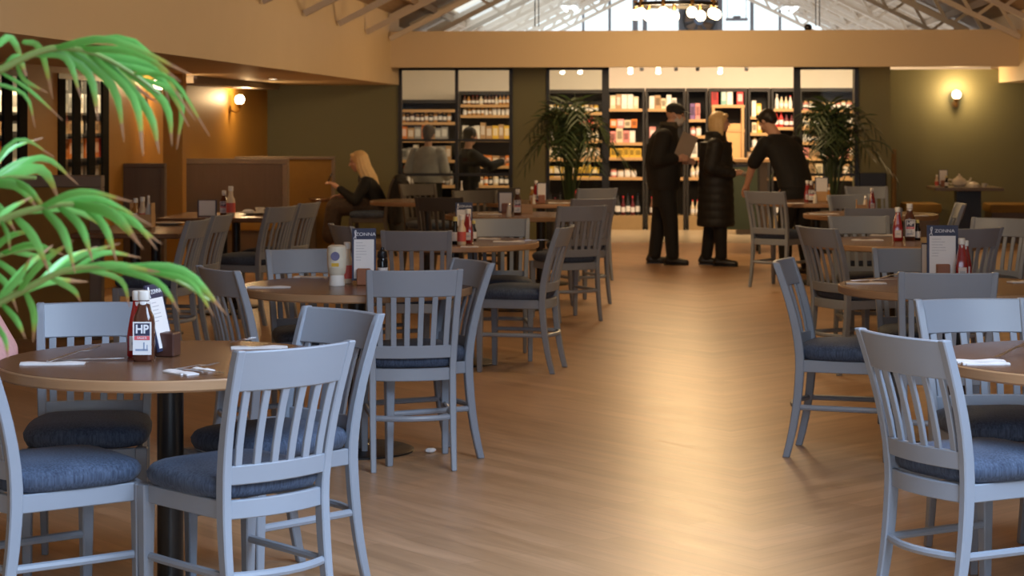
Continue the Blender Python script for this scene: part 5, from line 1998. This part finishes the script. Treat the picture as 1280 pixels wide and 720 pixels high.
b.chain([(-.175, .04, .85), (-.225, .15, .64), (-.14, .33, .77)], [.07, .06, .042])
remesh(b, 'top', BLKCL, .010, t, 4)
b = MB()
b.loft([((0, -.09, .50), .20, .17), ((0, -.08, .57), .18, .14)])
b.chain([(.1, -.05, .56), (.11, .40, .56), (.12, .44, .25)], [.10, .095, .10])
b.chain([(-.1, -.05, .56), (-.11, .40, .56), (-.12, .44, .25)], [.10, .095, .10])
b.chain([(0, -.05, .56), (0, .40, .56), (0, .44, .25)], [.10, .09, .10])
remesh(b, 'skirt', mat('brown_patterned_skirt', (.045, .027, .018), .8, var=.7, scale=26), .012, t, 4)
shoes(t, [(.1, .36, 0, 0), (-.1, .32, 0, 0)])
b = MB()
b.ellip(f(0, -.025, .035), (.088, .10, .096), 16, 10, hr)
for a in range(-5, 6):
    an = math.pi * 1.5 + a * .36
    x, y = .072 * math.cos(an), .08 * math.sin(an)
    b.chain([f(x, y - .02, .05), f(x * 1.22, y * 1.15 - .02, -.08), f(x * 1.25, y * 1.35 - .05, -.22), f(x * .9, y * 1.45 - .06, -.33)], [.03, .032, .028, .015], 8)
b.cap(f(-.05, .05, .092), .024, f(.05, .05, .092), .024)
remesh(b, 'hair', BLOND, .008, t, 2)
mp = wv(-1.62, 22.75)
e = Matrix.Rotation(heading(-1, -.05), 3, 'Z')
t = thing('mobile_phone', 'dark phone raised in the hand of the seated blond woman', 'phone', Vector((mp.x, mp.y, 0)) + e @ Vector((-.06, .46, .87)), heading(-1, -.05))
o = MB().box(-.037, .037, -.005, .005, -.06, .085).build('case', BLACK, t, .004)
o.rotation_euler = (R(25), 0, 0)
o2 = MB().lathe([(.0, 0), (.012, .0), (.012, .003), (.0, .003)], 12).build('camera_ring', PLASTIC, o)
o2.location = (.018, .005, .06)
o2.rotation_euler = (R(-90), 0, 0)
# coat on the back of her chair
v = wv(-.95, .1).normalized()
p = at(499, 22.6)
b = MB()
b.loft([((0, .0, .16), .18, .07), ((0, .03, .35), .22, .085), ((0, .055, .6), .235, .10), ((0, .02, .80), .235, .085), ((0, -.005, .90), .22, .07), ((0, -.01, .935), .12, .05)])
b.cap((.2, -.04, .82), .05, (.23, -.03, .42), .045).cap((-.2, -.04, .82), .05, (-.23, -.03, .42), .045)
co = tag(remesh(b, 'black_coat', mat('black_coat_wool', (.010, .010, .011), .85), .012, None, 3), 'black coat hung over the chair back of the seated blond woman', 'coat')
co.location = (p.x, p.y, 0)
co.rotation_euler = (0, 0, math.atan2(-v.x, v.y))

# ---- diner in pink at the left edge
pk = mat('pink_knit', (.62, .33, .32), .85, var=.15, scale=70, bump=.4)
ch = copy_tree(chair0)
v = wv(.10, -.99).normalized()
p0_ = wv(-2.165, 7.05)
ch.location = (p0_.x, p0_.y, 0)
ch.rotation_euler = (0, 0, math.atan2(-v.x, v.y))
ch['label'] = 'grey-blue chair under the diner in pink at the left edge'
t = thing('person', 'person in a pink knitted top seated at the left edge behind the palm', 'person', (p0_.x, p0_.y, 0), math.atan2(-v.x, v.y))
b = MB()
hr = rotx(R(-5), R(0))
hc = Vector((0, .0, 1.22))
f = head(b, hc, hr, 1.0)
b.cap((0, -.03, 1.04), .055, hc + Vector((0, -.02, -.05)), .05)
b.loft([((0, -.10, .62), .16, .12), ((0, -.07, .82), .16, .12), ((0, -.03, .98), .17, .10), ((0, -.03, 1.04), .09, .08)])
rw, lw = Vector((.25, .15, .60)), Vector((-.25, .15, .60))
b.chain([(.2, -.02, .98), (.31, .0, .73), rw], [.045, .04, .028])
b.chain([(-.2, -.02, .98), (-.31, .0, .72), lw], [.045, .04, .028])
hand(b, rw, (-.8, .55, -.1), (.2, 0, .95), (-.5, -.8, .2), .5)
hand(b, lw, (.5, .85, -.1), (-.2, 0, .95), (.8, -.4, .2), .5)
remesh(b, 'body', SKIN, .0065, t, 3)
face_parts(f, t)
b = MB()
b.loft([((0, -.11, .54), .20, .16), ((0, -.09, .70), .195, .15), ((0, -.06, .86), .205, .14), ((0, -.03, .98), .185, .115), ((0, -.03, 1.05), .09, .09)])
b.chain([(.19, -.02, .97), (.325, .0, .73), (.26, .13, .605)], [.085, .095, .065])
b.chain([(-.19, -.02, .97), (-.325, .0, .72), (-.26, .13, .605)], [.085, .095, .065])
remesh(b, 'jumper', pk, .010, t, 4)
b = MB()
b.loft([((0, -.1, .53), .20, .16), ((0, -.1, .62), .18, .14)])
b.chain([(.1, -.06, .60), (.11, .29, .595), (.12, .12, .10)], [.085, .075, .058])
b.chain([(-.1, -.06, .60), (-.11, .29, .595), (-.12, .12, .10)], [.085, .075, .058])
remesh(b, 'trousers', mat('dark_trousers', (.03, .03, .045), .8), .012, t, 4)
shoes(t, [(.12, .14, 0, 0), (-.12, .14, 0, 0)])
b = MB()
b.ellip(f(0, -.025, .038), (.088, .10, .095), 14, 10, hr)
b.ellip(f(0, -.06, -.02), (.08, .06, .09), 12, 8, hr)
remesh(b, 'hair', DHAIR, .008, t, 2)

# ---- two customers inside the shop behind the left window
for (px, d, ztop, fc, lab, coat, hcol, reach) in (
        (535, 26.55, 1.49, (.35, .95), 'person with grey-brown hair in a pale jacket, back turned, behind the left shop window', mat('pale_jacket', (.44, .43, .43), .7, var=.25, scale=14), mat('grey_brown_hair', (.10, .07, .05), .6), 0),
        (585, 26.75, 1.46, (.95, .45), 'person in dark clothes reaching to the shelves behind the left shop window', BLKCL, DHAIR, 1)):
    l = (px - HX) / F * d
    t = person(lab, l, d, fc)
    H = ztop - 1.63
    b = MB()
    hr = rotx(R(-10))
    hc = Vector((0, .04, 1.50 + H))
    f = head(b, hc, hr, .95)
    b.cap((0, .0, 1.33 + H), .05, hc + Vector((0, -.02, -.05)), .05)
    b.loft([((0, 0, .95), .15, .11), ((0, 0, 1.15 + H), .16, .12), ((0, 0, 1.28 + H), .16, .10), ((0, 0, 1.34 + H), .08, .07)])
    rw = Vector((.2, .46, 1.16 + H)) if reach else Vector((.22, .18, .92 + H))
    lw = Vector((-.22, .18, .92 + H))
    el = Vector((.24, .22, 1.10 + H)) if reach else Vector((.26, -.04, 1.02 + H))
    b.chain([(.18, 0, 1.26 + H), el, rw], [.045, .04, .026])
    b.chain([(-.18, 0, 1.26 + H), (-.26, -.04, 1.02 + H), lw], [.045, .04, .026])
    for s_, w_ in ((1, rw), (-1, lw)):
        hand(b, w_, (-.1 * s_, .9, .1), (.2 * s_, 0, .95), (-.9 * s_, .1, .1), .4, .95)
    remesh(b, 'body', SKIN, .0065, t, 3)
    face_parts(f, t, .95)
    b = MB()
    b.loft([((0, 0, .72), .21, .16), ((0, 0, .9), .205, .16), ((0, 0, 1.1 + H), .21, .155), ((0, 0, 1.25 + H), .19, .125), ((0, 0, 1.34 + H), .085, .085)])
    b.chain([(.18, 0, 1.25 + H), el, rw - Vector((0, .06, 0))], [.08, .07, .05])
    b.chain([(-.18, 0, 1.25 + H), (-.265, -.04, 1.02 + H), lw - Vector((0, .05, 0))], [.08, .07, .05])
    remesh(b, 'jacket', coat, .012, t, 4)
    b = MB()
    b.chain([(.09, 0, .74), (.1, .03, .44), (.1, .02, .1)], [.11, .08, .062])
    b.chain([(-.09, 0, .74), (-.1, .0, .44), (-.1, -.04, .1)], [.11, .08, .062])
    remesh(b, 'trousers', BLKCL, .012, t, 4)
    shoes(t, [(.1, .02, 0, 0), (-.1, -.04, 0, 0)])
    b = MB()
    b.ellip(f(0, -.025, .038), (.088, .10, .095), 14, 10, hr)
    b.ellip(f(0, -.06, -.02), (.075, .055, .07), 12, 8, hr)
    remesh(b, 'hair', hcol, .008, t, 2)
